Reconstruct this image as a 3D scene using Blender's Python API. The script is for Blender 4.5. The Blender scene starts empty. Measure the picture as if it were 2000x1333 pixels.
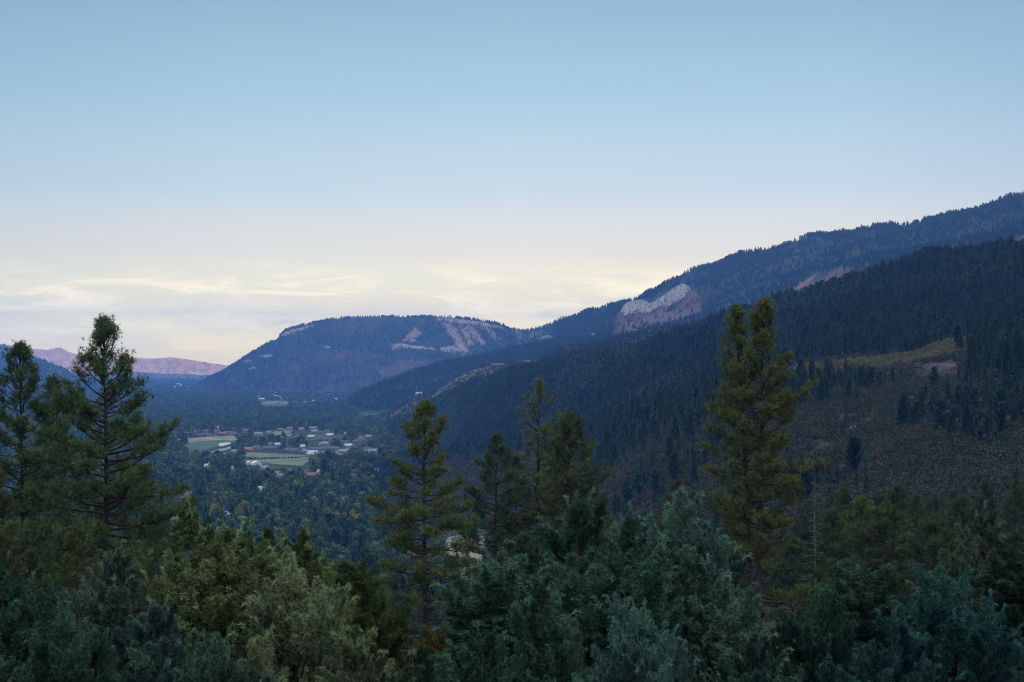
import bpy, math, random
import numpy as np
from math import radians, sin, cos, pi, atan2

# ------------------------------------------------------------------ camera, world, sun, exposure
scene = bpy.context.scene
C = scene.collection
F = 2778.0            # focal length in pixels of a 2000 px wide picture
CX, HY = 1000.0, 705.0  # picture column straight ahead, picture row of the horizon
FLOOR = -140.0        # valley floor below the eye

cam_d = bpy.data.cameras.new('camera')
cam_d.lens = 36.0 * F / 2000.0
cam_d.sensor_width = 36.0
cam_d.shift_y = (HY - 666.5) / 2000.0
cam_d.clip_start = 0.5
cam_d.clip_end = 80000
cam = bpy.data.objects.new('camera', cam_d)
cam.rotation_euler = (radians(90), 0, 0)
C.objects.link(cam)
scene.camera = cam
scene.render.resolution_x, scene.render.resolution_y = 1024, 682

SUN_AZ = radians(128)     # clockwise from the view direction: right and a little behind
SUN_EL = radians(4.7)
world = bpy.data.worlds.new("World")
scene.world = world
world.use_nodes = True
wn, wl = world.node_tree.nodes, world.node_tree.links
wn.clear()


def wnode(t, **k):
    n = wn.new(t)
    for a, b in k.items():
        setattr(n, a, b)
    return n


def wmath(op, a, b=None, c=None, clamp=False):
    n = wn.new('ShaderNodeMath')
    n.operation = op
    n.use_clamp = clamp
    for i, v in enumerate((a, b, c)):
        if v is None:
            continue
        if isinstance(v, (int, float)):
            n.inputs[i].default_value = v
        else:
            wl.new(v, n.inputs[i])
    return n.outputs[0]


def srgb(r, g, b, k=1.0):
    def f(v):
        v = v / 255.0
        return v / 12.92 if v <= 0.04045 else ((v + 0.055) / 1.055) ** 2.4
    return (f(r) * k, f(g) * k, f(b) * k, 1.0)


def wramp(stops, fac):
    n = wn.new('ShaderNodeValToRGB')
    e = n.color_ramp.elements
    while len(e) < len(stops):
        e.new(0.5)
    for el, (p, c) in zip(e, stops):
        el.position = p
        el.color = c
    wl.new(fac, n.inputs[0])
    return n.outputs[0]


def wmix(fac, a, b, mode='MIX'):
    n = wn.new('ShaderNodeMix')
    n.data_type = 'RGBA'
    n.blend_type = mode
    for sock, v in ((n.inputs[0], fac), (n.inputs[6], a), (n.inputs[7], b)):
        if isinstance(v, (int, float)):
            sock.default_value = v
        elif isinstance(v, tuple):
            sock.default_value = v
        else:
            wl.new(v, sock)
    return n.outputs[2]


tc = wnode('ShaderNodeTexCoord')
nrm = wnode('ShaderNodeVectorMath', operation='NORMALIZE')
wl.new(tc.outputs['Generated'], nrm.inputs[0])
sep = wnode('ShaderNodeSeparateXYZ')
wl.new(nrm.outputs[0], sep.inputs[0])
az = wmath('ARCTAN2', sep.outputs[0], sep.outputs[1])      # radians, 0 = ahead, + = right
el = wmath('MULTIPLY', sep.outputs[2], 57.3)               # about degrees
sky = wnode('ShaderNodeTexSky', sky_type='NISHITA', sun_disc=False)
sky.sun_elevation = SUN_EL
sky.sun_rotation = SUN_AZ
sky.altitude = 2000
sky.air_density, sky.dust_density, sky.ozone_density = 1.0, 1.0, 2.0
nish = wmix(1.0, sky.outputs[0], (0.10, 0.10, 0.10, 1), 'MULTIPLY')
# sky by elevation: dusk low down, unseen overhead brightened as added fill light (0..60 degrees)
elf = wmath('DIVIDE', el, 60.0, clamp=True)
SK = 1.0
grad = wramp([(0.0, (2.2, 1.54, 0.42, 1)), (1.2 / 60, (1.9, 1.48, 0.40, 1)), (2.6 / 60, (1.26, 1.07, 0.45, 1)),
              (4.4 / 60, (0.88, 0.78, 0.55, 1)), (6.8 / 60, (0.55, 0.625, 0.61, 1)), (10.3 / 60, (0.35, 0.505, 0.565, 1)),
              (14.3 / 60, (0.235, 0.375, 0.465, 1)), (20 / 60, (0.40, 0.55, 0.62, 1)), (32 / 60, (0.78, 0.93, 0.95, 1)), (1.0, (2.35, 2.65, 3.1, 1))], elf)
# the left is a little greener/yellower low down and darker, the right paler
azn = wmath('ADD', wmath('MULTIPLY', az, 1.35), 0.5, clamp=True)
side = wramp([(0.0, (0.80, 0.84, 0.86, 1)), (0.25, (0.95, 0.97, 0.96, 1)), (0.5, (1.03, 1.02, 1.01, 1)), (0.8, (1.0, 0.99, 1.0, 1)),
              (1.0, (0.86, 0.86, 0.90, 1))], azn)
grad = wmix(1.0, grad, side, 'MULTIPLY')
base = wmix(0.06, grad, nish)
# thin evening clouds close above the ridges
cv = wnode('ShaderNodeCombineXYZ')
wl.new(wmath('MULTIPLY', az, 7.0), cv.inputs[0])
wl.new(wmath('MULTIPLY', el, 0.75), cv.inputs[1])


def wnoise(scale, detail, rough, off, dist=0.0):
    m = wnode('ShaderNodeVectorMath', operation='ADD')
    wl.new(cv.outputs[0], m.inputs[0])
    m.inputs[1].default_value = off
    n = wnode('ShaderNodeTexNoise')
    n.inputs['Scale'].default_value = scale
    n.inputs['Detail'].default_value = detail
    n.inputs['Roughness'].default_value = rough
    n.inputs['Distortion'].default_value = dist
    wl.new(m.outputs[0], n.inputs['Vector'])
    return n.outputs[0]


def band(lo0, lo1, hi0, hi1):
    a = wnode('ShaderNodeMapRange')
    a.interpolation_type = 'SMOOTHSTEP'
    a.inputs[1].default_value, a.inputs[2].default_value = lo0, lo1
    wl.new(el, a.inputs[0])
    b = wnode('ShaderNodeMapRange')
    b.interpolation_type = 'SMOOTHSTEP'
    b.inputs[1].default_value, b.inputs[2].default_value = hi0, hi1
    b.inputs[3].default_value, b.inputs[4].default_value = 1.0, 0.0
    wl.new(el, b.inputs[0])
    return wmath('MULTIPLY', a.outputs[0], b.outputs[0])


def step(v, a, b):
    m = wnode('ShaderNodeMapRange')
    m.interpolation_type = 'SMOOTHSTEP'
    m.inputs[1].default_value, m.inputs[2].default_value = a, b
    wl.new(v, m.inputs[0])
    return m.outputs[0]


# cloud top line rises to the right of the middle
bank = wmath('MULTIPLY', step(wnoise(0.9, 5, 0.55, (3.1, 0.4, 0)), 0.36, 0.56), band(-1.0, 0.2, 2.2, 3.6))
c1 = wmix(wmath('MULTIPLY', bank, 0.6), base, (1.22, 0.98, 0.44, 1))
streak = wmath('MULTIPLY', step(wnoise(1.7, 9, 0.66, (9.7, 2.2, 0), 0.9), 0.43, 0.68), band(0.5, 1.2, 2.4, 4.2))
c2 = wmix(wmath('MULTIPLY', streak, 0.62), c1, (1.75, 1.4, 0.72, 1))
dark = wmath('MULTIPLY', step(wnoise(2.6, 6, 0.6, (1.3, 7.2, 0), 0.3), 0.56, 0.70), band(0.8, 1.6, 2.2, 3.0))
c3 = wmix(wmath('MULTIPLY', dark, 0.55), c2, (0.95, 0.78, 0.44, 1))
bg = wnode('ShaderNodeBackground')
bg.inputs[1].default_value = 1.42
wl.new(c3, bg.inputs[0])
wo = wnode('ShaderNodeOutputWorld')
wl.new(bg.outputs[0], wo.inputs[0])

sun_d = bpy.data.lights.new('sun', 'SUN')
sun_d.energy = 5.0
sun_d.angle = radians(0.5)
sun_d.color = (1.0, 0.68, 0.42)
sun = bpy.data.objects.new('sun', sun_d)
# lamp's -Z points where the light travels
dx, dy, dz = -sin(SUN_AZ) * cos(SUN_EL), -cos(SUN_AZ) * cos(SUN_EL), -sin(SUN_EL)
from mathutils import Vector
sun.rotation_euler = Vector((dx, dy, dz)).to_track_quat('-Z', 'Y').to_euler()
C.objects.link(sun)

scene.view_settings.view_transform = 'Standard'
scene.view_settings.look = 'None'
scene.view_settings.exposure = 0.0
scene.view_settings.gamma = 1.0
cy = scene.cycles
cy.max_bounces = 4
cy.diffuse_bounces = 1
cy.glossy_bounces = 2
cy.transmission_bounces = 2
cy.volume_bounces = 0
cy.transparent_max_bounces = 4
cy.use_denoising = True
cy.denoising_prefilter = 'NONE'
cy.filter_width = 1.1
cy.use_adaptive_sampling = False
cy.caustics_reflective = False
cy.caustics_refractive = False

# ------------------------------------------------------------------ helpers
rng = np.random.default_rng(11)
random.seed(5)


def hash2(ix, iy, seed):
    h = (ix.astype(np.int64) * 374761393 + iy.astype(np.int64) * 668265263 + seed * 1442695041) & 0xFFFFFFFF
    h = ((h ^ (h >> 13)) * 1274126177) & 0xFFFFFFFF
    h = (h ^ (h >> 16)) & 0xFFFFFF
    return h / float(0xFFFFFF)


def vnoise(x, y, seed=0):
    ix, iy = np.floor(x), np.floor(y)
    fx, fy = x - ix, y - iy
    fx, fy = fx * fx * (3 - 2 * fx), fy * fy * (3 - 2 * fy)
    a = hash2(ix, iy, seed); b = hash2(ix + 1, iy, seed)
    c = hash2(ix, iy + 1, seed); d = hash2(ix + 1, iy + 1, seed)
    return (a + (b - a) * fx) * (1 - fy) + (c + (d - c) * fx) * fy


def fbm(x, y, seed=0, octv=4):
    s, a, t = 0, 1.0, 0
    for o in range(octv):
        s = s + a * vnoise(x * 2 ** o, y * 2 ** o, seed + o * 17)
        t += a
        a *= 0.5
    return s / t            # 0..1


def sstep(a, b, x):
    t = np.clip((x - a) / (b - a), 0, 1)
    return t * t * (3 - 2 * t)


def mk_mesh(name, V, faces, mats=(), attrs=None, smooth=False, col=None):
    """V (n,3); faces: list of int arrays (m,k)."""
    me = bpy.data.meshes.new(name)
    V = np.asarray(V, dtype=np.float32)
    faces = [np.asarray(f, dtype=np.int32) for f in faces if len(f)]
    me.vertices.add(len(V))
    me.vertices.foreach_set('co', V.ravel())
    nl = sum(f.size for f in faces)
    npoly = sum(len(f) for f in faces)
    me.loops.add(nl)
    me.loops.foreach_set('vertex_index', np.concatenate([f.ravel() for f in faces]))
    me.polygons.add(npoly)
    tot = np.concatenate([np.full(len(f), f.shape[1], dtype=np.int32) for f in faces])
    st = np.concatenate([[0], np.cumsum(tot)[:-1]]).astype(np.int32)
    me.polygons.foreach_set('loop_start', st)
    me.polygons.foreach_set('loop_total', tot)
    if smooth:
        me.polygons.foreach_set('use_smooth', np.ones(npoly, dtype=bool))
    for k, v in (attrs or {}).items():
        at = me.attributes.new(k, 'FLOAT', 'POINT')
        at.data.foreach_set('value', np.asarray(v, dtype=np.float32))
    if col is not None:
        at = me.attributes.new('cover', 'FLOAT_COLOR', 'POINT')
        c4 = np.ones((len(V), 4), dtype=np.float32)
        c4[:, :3] = col
        at.data.foreach_set('color', c4.ravel())
    for m in mats:
        me.materials.append(m)
    me.update()
    me.validate()
    return me


def obj(name, me, parent=None, loc=None, rotz=None, scale=None):
    o = bpy.data.objects.new(name, me)
    C.objects.link(o)
    if parent is not None:
        o.parent = parent
    if loc is not None:
        o.location = loc
    if rotz is not None:
        o.rotation_euler = (0, 0, rotz)
    if scale is not None:
        o.scale = scale
    return o


def tag(o, label=None, cat=None, group=None, kind=None):
    if label: o['label'] = label
    if cat: o['category'] = cat
    if group: o['group'] = group
    if kind: o['kind'] = kind
    return o


class MB:
    """collects vertices and faces of one mesh"""
    def __init__(s):
        s.V, s.F3, s.F4, s.n, s.A = [], [], [], 0, []

    def add(s, V, f3=None, f4=None, a=None):
        V = np.asarray(V, dtype=np.float64).reshape(-1, 3)
        if f3 is not None and len(f3): s.F3.append(np.asarray(f3) + s.n)
        if f4 is not None and len(f4): s.F4.append(np.asarray(f4) + s.n)
        s.V.append(V)
        s.A.append(np.full(len(V), 0.5) if a is None else np.broadcast_to(a, (len(V),)))
        s.n += len(V)

    def box(s, x0, x1, y0, y1, z0, z1):
        V = [(x, y, z) for z in (z0, z1) for y in (y0, y1) for x in (x0, x1)]
        s.add(V, f4=[(0, 2, 3, 1), (4, 5, 7, 6), (0, 1, 5, 4), (2, 6, 7, 3), (0, 4, 6, 2), (1, 3, 7, 5)])

    def tube(s, P, R, sides=6, tint=0.5):
        P = np.asarray(P, float)
        n = len(P)
        T = np.gradient(P, axis=0)
        T /= np.linalg.norm(T, axis=1)[:, None] + 1e-9
        ref = np.array([0.31, 0.95, 0.1]) if abs(T[0, 2]) > 0.8 else np.array([0, 0, 1.0])
        U = np.cross(T, ref); U /= np.linalg.norm(U, axis=1)[:, None] + 1e-9
        W = np.cross(T, U)
        a = np.linspace(0, 2 * pi, sides, endpoint=False)
        R = np.asarray(R, float)
        V = P[:, None, :] + R[:, None, None] * (np.cos(a)[None, :, None] * U[:, None, :] + np.sin(a)[None, :, None] * W[:, None, :])
        i = np.arange(n - 1)[:, None] * sides
        j = np.arange(sides)[None, :]
        j2 = (j + 1) % sides
        f = np.stack([i + j, i + j2, i + sides + j2, i + sides + j], -1).reshape(-1, 4)
        s.add(V.reshape(-1, 3), f4=f, a=tint)

    def mesh(s, name, mats=(), smooth=False):
        V = np.concatenate(s.V)
        fs = []
        if s.F3: fs.append(np.concatenate(s.F3))
        if s.F4: fs.append(np.concatenate(s.F4))
        return mk_mesh(name, V, fs, mats, {'tint': np.concatenate(s.A)}, smooth)


def frames(D):
    """rotation matrices whose z axis is D, random roll"""
    D = D / (np.linalg.norm(D, axis=1)[:, None] + 1e-9)
    ref = np.where(np.abs(D[:, 2:3]) > 0.9, np.array([[1.0, 0, 0]]), np.array([[0, 0, 1.0]]))
    U = np.cross(ref, D); U /= np.linalg.norm(U, axis=1)[:, None]
    W = np.cross(D, U)
    r = rng.uniform(0, 2 * pi, len(D))
    U2 = U * np.cos(r)[:, None] + W * np.sin(r)[:, None]
    W2 = np.cross(D, U2)
    return np.stack([U2, W2, D], axis=2)       # columns


def scatter(tV, tF, P, M, S):
    """copies of a template (tV, tF) at P with matrices M and sizes S"""
    V = np.einsum('nij,kj->nki', M, tV) * S[:, None, None] + P[:, None, :]
    k = len(tV)
    Fc = tF[None, :, :] + (np.arange(len(P)) * k)[:, None, None]
    return V.reshape(-1, 3), Fc.reshape(-1, tF.shape[1])


# ------------------------------------------------------------------ materials
def mat_new(name):
    m = bpy.data.materials.new(name)
    m.use_nodes = True
    m.node_tree.nodes.clear()
    return m, m.node_tree.nodes, m.node_tree.links


def leaf_mat(name, stops, use_objcol=False, trans=0.25, var=0.35, obj_rand=True, tintamp=0.5):
    """leaf colour: ramp over the plant's own random number, varied from spray to spray"""
    m, n, l = mat_new(name)
    oi = n.new('ShaderNodeObjectInfo')
    at = n.new('ShaderNodeAttribute'); at.attribute_name = 'tint'
    if use_objcol:
        colr = oi.outputs['Color']
    else:
        r = n.new('ShaderNodeValToRGB')
        e = r.color_ramp.elements
        while len(e) < len(stops): e.new(0.5)
        for el_, (p, c) in zip(e, stops):
            el_.position = p; el_.color = c
        l.new(oi.outputs['Random'], r.inputs[0])
        colr = r.outputs[0]
    mr = n.new('ShaderNodeMapRange')
    mr.inputs[3].default_value, mr.inputs[4].default_value = 1 - tintamp, 1 + tintamp
    l.new(at.outputs['Fac'], mr.inputs[0])
    hs = n.new('ShaderNodeHueSaturation')
    l.new(colr, hs.inputs['Color'])
    l.new(mr.outputs[0], hs.inputs['Value'])
    hm = n.new('ShaderNodeMapRange')
    hm.inputs[3].default_value, hm.inputs[4].default_value = 0.5 + 0.03 * var, 0.5 - 0.06 * var
    l.new(at.outputs['Fac'], hm.inputs[0])
    l.new(hm.outputs[0], hs.inputs['Hue'])
    d = n.new('ShaderNodeBsdfDiffuse'); t = n.new('ShaderNodeBsdfTranslucent')
    mx = n.new('ShaderNodeMixShader'); mx.inputs[0].default_value = trans
    l.new(hs.outputs[0], d.inputs[0]); l.new(hs.outputs[0], t.inputs[0])
    l.new(d.outputs[0], mx.inputs[1]); l.new(t.outputs[0], mx.inputs[2])
    o = n.new('ShaderNodeOutputMaterial'); l.new(mx.outputs[0], o.inputs[0])
    return m


def rough_mat(name, c1, c2, scale=4.0, rough=0.9, bump=0.3, stretch=(1, 1, 1), c3=None):
    m, n, l = mat_new(name)
    tcn = n.new('ShaderNodeTexCoord')
    mp = n.new('ShaderNodeMapping'); mp.inputs['Scale'].default_value = stretch
    l.new(tcn.outputs['Object'], mp.inputs[0])
    no = n.new('ShaderNodeTexNoise'); no.inputs['Scale'].default_value = scale; no.inputs['Detail'].default_value = 6
    no.inputs['Roughness'].default_value = 0.65
    l.new(mp.outputs[0], no.inputs['Vector'])
    r = n.new('ShaderNodeValToRGB')
    e = r.color_ramp.elements
    e[0].position, e[1].position = 0.40, 0.61
    e[0].color, e[1].color = (*c1, 1), (*c2, 1)
    if c3:
        x = e.new(0.5); x.color = (*c3, 1)
    l.new(no.outputs[0], r.inputs[0])
    b = n.new('ShaderNodeBsdfPrincipled'); b.inputs['Roughness'].default_value = rough
    b.inputs['Specular IOR Level'].default_value = 0.2
    l.new(r.outputs[0], b.inputs['Base Color'])
    if bump:
        bp = n.new('ShaderNodeBump'); bp.inputs['Strength'].default_value = bump
        l.new(no.outputs[0], bp.inputs['Height']); l.new(bp.outputs[0], b.inputs['Normal'])
    o = n.new('ShaderNodeOutputMaterial'); l.new(b.outputs[0], o.inputs[0])
    return m


def terrain_mat():
    m, n, l = mat_new('earth_and_scrub')
    at = n.new('ShaderNodeAttribute'); at.attribute_name = 'cover'
    geo = n.new('ShaderNodeNewGeometry')

    def noise(sc, det):
        no = n.new('ShaderNodeTexNoise'); no.inputs['Scale'].default_value = sc; no.inputs['Detail'].default_value = det
        no.inputs['Roughness'].default_value = 0.7
        l.new(geo.outputs['Position'], no.inputs['Vector'])
        return no.outputs[0]
    n1, n2 = noise(0.02, 8), noise(0.12, 5)
    mr = n.new('ShaderNodeMapRange'); mr.inputs[1].default_value, mr.inputs[2].default_value = 0.3, 0.7
    mr.inputs[3].default_value, mr.inputs[4].default_value = 0.55, 1.45
    l.new(n1, mr.inputs[0])
    mr2 = n.new('ShaderNodeMapRange'); mr2.inputs[1].default_value, mr2.inputs[2].default_value = 0.35, 0.65
    mr2.inputs[3].default_value, mr2.inputs[4].default_value = 0.6, 1.4
    l.new(n2, mr2.inputs[0])
    mu = n.new('ShaderNodeMath'); mu.operation = 'MULTIPLY'
    l.new(mr.outputs[0], mu.inputs[0]); l.new(mr2.outputs[0], mu.inputs[1])
    hs = n.new('ShaderNodeHueSaturation')
    l.new(at.outputs['Color'], hs.inputs['Color']); l.new(mu.outputs[0], hs.inputs['Value'])
    b = n.new('ShaderNodeBsdfDiffuse'); b.inputs['Roughness'].default_value = 0.6
    l.new(hs.outputs[0], b.inputs['Color'])
    bp = n.new('ShaderNodeBump'); bp.inputs['Strength'].default_value = 0.6; bp.inputs['Distance'].default_value = 6.0
    l.new(n2, bp.inputs['Height']); l.new(bp.outputs[0], b.inputs['Normal'])
    o = n.new('ShaderNodeOutputMaterial'); l.new(b.outputs[0], o.inputs[0])
    return m


M_ground = terrain_mat()
M_bark = rough_mat('pine_bark', (0.022, 0.017, 0.015), (0.075, 0.05, 0.038), 3.0, 0.95, 0.8, (1, 1, 0.25))
M_dead = rough_mat('dead_wood', (0.07, 0.065, 0.06), (0.17, 0.16, 0.15), 6.0, 0.9, 0.5, (1, 1, 0.3))
M_rock = rough_mat('pale_sandstone', (0.05, 0.04, 0.036), (0.36, 0.28, 0.225), 0.10, 0.95, 0.5, (1, 1, 0.3), (0.19, 0.15, 0.12))
M_redrock = rough_mat('red_rock', (0.006, 0.005, 0.005), (0.078, 0.047, 0.042), 0.22, 0.95, 1.0, (0.9, 0.9, 2.6), (0.028, 0.018, 0.017))
M_darkrock = rough_mat('grey_rock', (0.035, 0.03, 0.028), (0.11, 0.09, 0.085), 0.5, 0.95, 0.8)
M_needle = leaf_mat('pine_needles', None, use_objcol=True, trans=0.2, var=1.0, tintamp=0.75)
M_juniper = leaf_mat('juniper_sprays', None, use_objcol=True, trans=0.15, var=0.8, tintamp=0.75)
M_conifer = leaf_mat('conifer_needles', [(0, (0.020, 0.040, 0.026, 1)), (0.5, (0.028, 0.052, 0.030, 1)), (0.85, (0.038, 0.062, 0.034, 1)), (1, (0.05, 0.06, 0.045, 1))], trans=0.1, tintamp=0.35)
M_broad = leaf_mat('broad_leaves', [(0, (0.03, 0.064, 0.028, 1)), (0.45, (0.05, 0.09, 0.034, 1)), (0.75, (0.085, 0.115, 0.042, 1)), (0.9, (0.10, 0.13, 0.075, 1)),
                                    (0.96, (0.19, 0.18, 0.035, 1)), (1, (0.15, 0.085, 0.045, 1))], trans=0.25)
M_brush = leaf_mat('scrub_leaves', [(0, (0.03, 0.045, 0.025, 1)), (0.35, (0.045, 0.055, 0.03, 1)), (0.6, (0.048, 0.05, 0.03, 1)), (0.8, (0.068, 0.05, 0.03, 1)),
                                    (0.93, (0.10, 0.06, 0.032, 1)), (1, (0.05, 0.07, 0.05, 1))], trans=0.2)

# ------------------------------------------------------------------ terrain
STEP = 5.0
cols = np.arange(-900, 2900 + 1, STEP)
NC = len(cols)


def P(px, Y, py): return (px, Y, (HY - py) * Y / F)


def Z(px, Y, z): return (px, Y, z)


def curve(pts):
    a = np.array(sorted(pts))
    return np.interp(cols, a[:, 0], a[:, 1]), np.interp(cols, a[:, 0], a[:, 2])


def smooth_curve(c, k=3):
    ker = np.ones(k) / k
    out = []
    for v in c:
        vp = np.concatenate([np.full(k, v[0]), v, np.full(k, v[-1])])
        out.append(np.convolve(vp, ker, 'same')[k:-k])
    return tuple(out)


K = []
K.append(curve([Z(0, 1.5, -1.7)]))                                                    # 0 at the feet
K.append(curve([Z(0, 12, -4.6)]))                                                     # 1
K.append(curve([Z(0, 32, -9.5)]))                                                     # 2
K.append(curve([Z(0, 90, -18.5)]))                                                    # 3
K.append(curve([Z(-900, 250, -58), Z(900, 250, -56), Z(1300, 240, -46), Z(2900, 230, -38)]))   # 4
K.append(curve([Z(-900, 1160, FLOOR), Z(955, 1160, FLOOR), Z(1000, 1020, -137), Z(1050, 840, -124), Z(1150, 620, -90), Z(1400, 480, -62), Z(2000, 400, -48), Z(2900, 400, -36)]))  # 5 foot
K.append(curve([Z(-900, 1400, FLOOR), Z(700, 1400, FLOOR), P(800, 1420, 948), P(880, 1420, 900), P(1000, 1330, 877), P(1150, 1150, 852), P(1300, 1000, 797),
                P(1440, 920, 750), P(1560, 850, 716), P(1700, 840, 702), P(1790, 830, 692), P(1850, 830, 668), P(1950, 830, 652), P(2000, 830, 644), P(2900, 830, 540)]))  # 6 terrace
K.append(curve([Z(-900, 2200, FLOOR), Z(860, 2200, FLOOR), P(1000, 1600, 868), P(1150, 1420, 842), P(1300, 1250, 786), Z(1560, 1080, -3), Z(1700, 1000, 1),
                Z(2000, 960, 22), Z(2900, 960, 60)]))                                  # 7
K.append(curve([Z(-900, 2900, FLOOR), Z(740, 2900, FLOOR), P(800, 2700, 830), P(835, 2650, 814), P(900, 2600, 772), P(961, 2500, 750), P(1039, 2400, 731), P(1150, 2250, 710),
                P(1210, 2200, 695), P(1300, 2100, 674), P(1400, 2000, 646), P(1450, 1950, 629), P(1550, 1800, 608), P(1650, 1700, 576), P(1750, 1600, 546),
                P(1900, 1500, 518), P(2000, 1450, 510), P(2900, 1300, 380)]))           # 8 forest ridge
K.append(curve([Z(-900, 3100, FLOOR), Z(740, 3100, FLOOR), P(770, 3100, 801), P(835, 3000, 776), P(870, 2950, 751), P(905, 2950, 730), P(940, 2950, 718), P(967, 2950, 716),
                P(1036, 2950, 711), P(1090, 2950, 690), P(1144, 2950, 673), P(1210, 2900, 661), P(1300, 2800, 642), P(1400, 2700, 627), P(1500, 2500, 608),
                P(1700, 2200, 564), P(2000, 1900, 500), P(2900, 1700, 370)]))           # 9 bare knoll and scrub shoulder
K.append(curve([Z(-900, 3700, FLOOR), Z(800, 3700, FLOOR), Z(900, 3600, -90), Z(1100, 3500, -10), Z(1300, 3300, 40), Z(1500, 3000, 70), Z(1700, 2600, 105),
                Z(2000, 2300, 150), Z(2900, 2100, 230)]))                              # 10 dip
K.append(curve([Z(-900, 4500, FLOOR), Z(670, 4500, FLOOR), P(690, 4500, 777), P(730, 4500, 758), P(800, 4500, 732), P(850, 4500, 714), P(900, 4500, 704), P(950, 4500, 696),
                P(1000, 4500, 684), P(1050, 4500, 673), P(1100, 4500, 667), P(1150, 4400, 666), P(1200, 4100, 650), P(1300, 4000, 634), P(1500, 3500, 592),
                P(1700, 3000, 537), P(2000, 2700, 480), P(2900, 2500, 330)]))           # 11
K.append(curve([Z(-900, 5200, FLOOR), Z(680, 5200, FLOOR), Z(750, 5000, -115), Z(900, 5000, -40), Z(1050, 4950, 20), Z(1150, 4800, 60), P(1200, 4500, 640),
                P(1300, 4400, 612), P(1500, 3900, 547), P(1700, 3500, 507), P(2000, 3100, 442), P(2900, 2900, 290)]))  # 12
K.append(curve([Z(-900, 6000, FLOOR), Z(190, 6300, FLOOR), Z(375, 7600, FLOOR), Z(400, 7000, FLOOR), Z(450, 6500, FLOOR), Z(550, 6200, FLOOR), Z(750, 6000, FLOOR),
                Z(850, 5900, -110), Z(950, 5800, -40), Z(1050, 5500, 30), P(1100, 5400, 657), P(1200, 4800, 620), P(1300, 4650, 585), P(1500, 4200, 512),
                P(1700, 3900, 482), P(2000, 3450, 414), P(2900, 3200, 265)]))           # 13 foot of the mesa
K.append(curve([P(-900, 7000, 560), P(-200, 7000, 610), P(0, 7000, 674), P(50, 7000, 691), P(90, 7000, 706), P(130, 7000, 726), P(160, 7200, 747), Z(190, 7400, FLOOR),
                Z(378, 7800, FLOOR), P(388, 7750, 753), P(410, 7500, 742), P(440, 7300, 725), P(470, 7200, 704), P(500, 7100, 685), P(545, 7000, 660), P(551, 6980, 650),
                P(560, 6950, 645), P(600, 6900, 634), P(640, 6850, 626), P(700, 6800, 620), P(800, 6700, 620), P(850, 6600, 619), P(900, 6500, 622), P(945, 6400, 628), P(965, 6400, 632),
                P(1000, 6300, 644), P(1020, 6200, 649), P(1060, 6000, 645), P(1080, 5900, 640), P(1100, 5800, 631), P(1130, 5600, 618), P(1160, 5400, 609),
                P(1200, 5200, 603), P(1240, 5050, 595), P(1260, 5000, 583), P(1290, 4900, 563), P(1330, 4800, 543), P(1350, 4750, 529), P(1400, 4650, 519),
                P(1450, 4550, 504), P(1500, 4450, 490), P(1560, 4350, 478), P(1600, 4300, 473), P(1700, 4150, 467), P(1750, 4100, 461), P(1830, 4000, 443),
                P(1900, 3900, 429), P(1950, 3850, 416), P(2000, 3800, 400), P(2900, 3500, 300)]))   # 14 crest of mesa and mountain
K.append(curve([Z(-900, 8000, 60), Z(0, 8200, -40), Z(190, 8400, FLOOR), Z(380, 8400, FLOOR), Z(450, 8600, -60), Z(600, 8600, 90), Z(800, 8400, 120), Z(1000, 7800, 40),
                Z(1100, 7200, 60), Z(1300, 5900, 180), Z(1700, 5200, 300), Z(2000, 4900, 350), Z(2900, 4500, 450)]))  # 15
K.append(curve([Z(0, 9700, FLOOR)]))                                                  # 16
K.append(curve([Z(0, 11500, FLOOR)]))                                                 # 17
K.append(curve([P(-900, 12070, 722), P(0, 12070, 728), P(120, 12070, 729), P(250, 12070, 727), P(400, 12070, 733), P(2900, 12070, 735)]))  # 18
far_sil = [(-900, 668), (0, 672), (30, 675), (60, 681), (98, 684), (106, 681), (114, 678), (124, 681), (134, 688), (150, 692), (180, 696), (215, 702), (235, 702), (262, 699),
           (300, 701), (335, 698), (360, 701), (390, 706), (420, 711), (450, 714), (600, 716), (2900, 716)]
K.append(curve([P(a, 12200, b) for a, b in far_sil]))                                 # 19
K.append(curve([Z(0, 15500, FLOOR)]))                                                 # 20
K = [smooth_curve(c, 3) if i not in (0,) else c for i, c in enumerate(K)]
#        0-1 1-2 2-3 3-4 4-5 5-6 6-7 7-8 8-9 9-10 10-11 11-12 12-13 13-14 14-15 15-16 16-17 17-18 18-19 19-20
SUBS = [5, 6, 16, 18, 24, 64, 20, 64, 18, 8, 24, 18, 26, 84, 8, 6, 6, 16, 26, 4]
AMP = [0.1, 0.4, 1.2, 3, 4, 10, 3, 30, 16, 8, 16, 16, 34, 40, 10, 5, 0.5, 22, 20, 5]
rowsY, rowsZ, seg, tt = [], [], [], []
for k, n in enumerate(SUBS):
    (Ya, Za), (Yb, Zb) = K[k], K[k + 1]
    last = k == len(SUBS) - 1
    for j in range(n + (1 if last else 0)):
        t = j / n
        rowsY.append(Ya + (Yb - Ya) * t)
        f = t
        if k == 13:                       # the mesa: gentler foot, steeper top
            w = sstep(1100, 900, cols)
            f = t * (1 - w) + (0.45 * t + 0.55 * t ** 2.4) * w
        if k == 4:                        # flat meadow reaching in towards the slope foot
            w = sstep(1110, 950, cols)
            f = t * (1 - w) + min(1.0, t / 0.60) * w
        if k == 18:
            f = t ** 1.15
        rowsZ.append(Za + (Zb - Za) * f)
        seg.append(k); tt.append(t)
TY, TZ = np.array(rowsY), np.array(rowsZ)
seg, tt = np.array(seg), np.array(tt)
NR = len(seg)
TX = (cols[None, :] - CX) / F * TY
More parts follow.
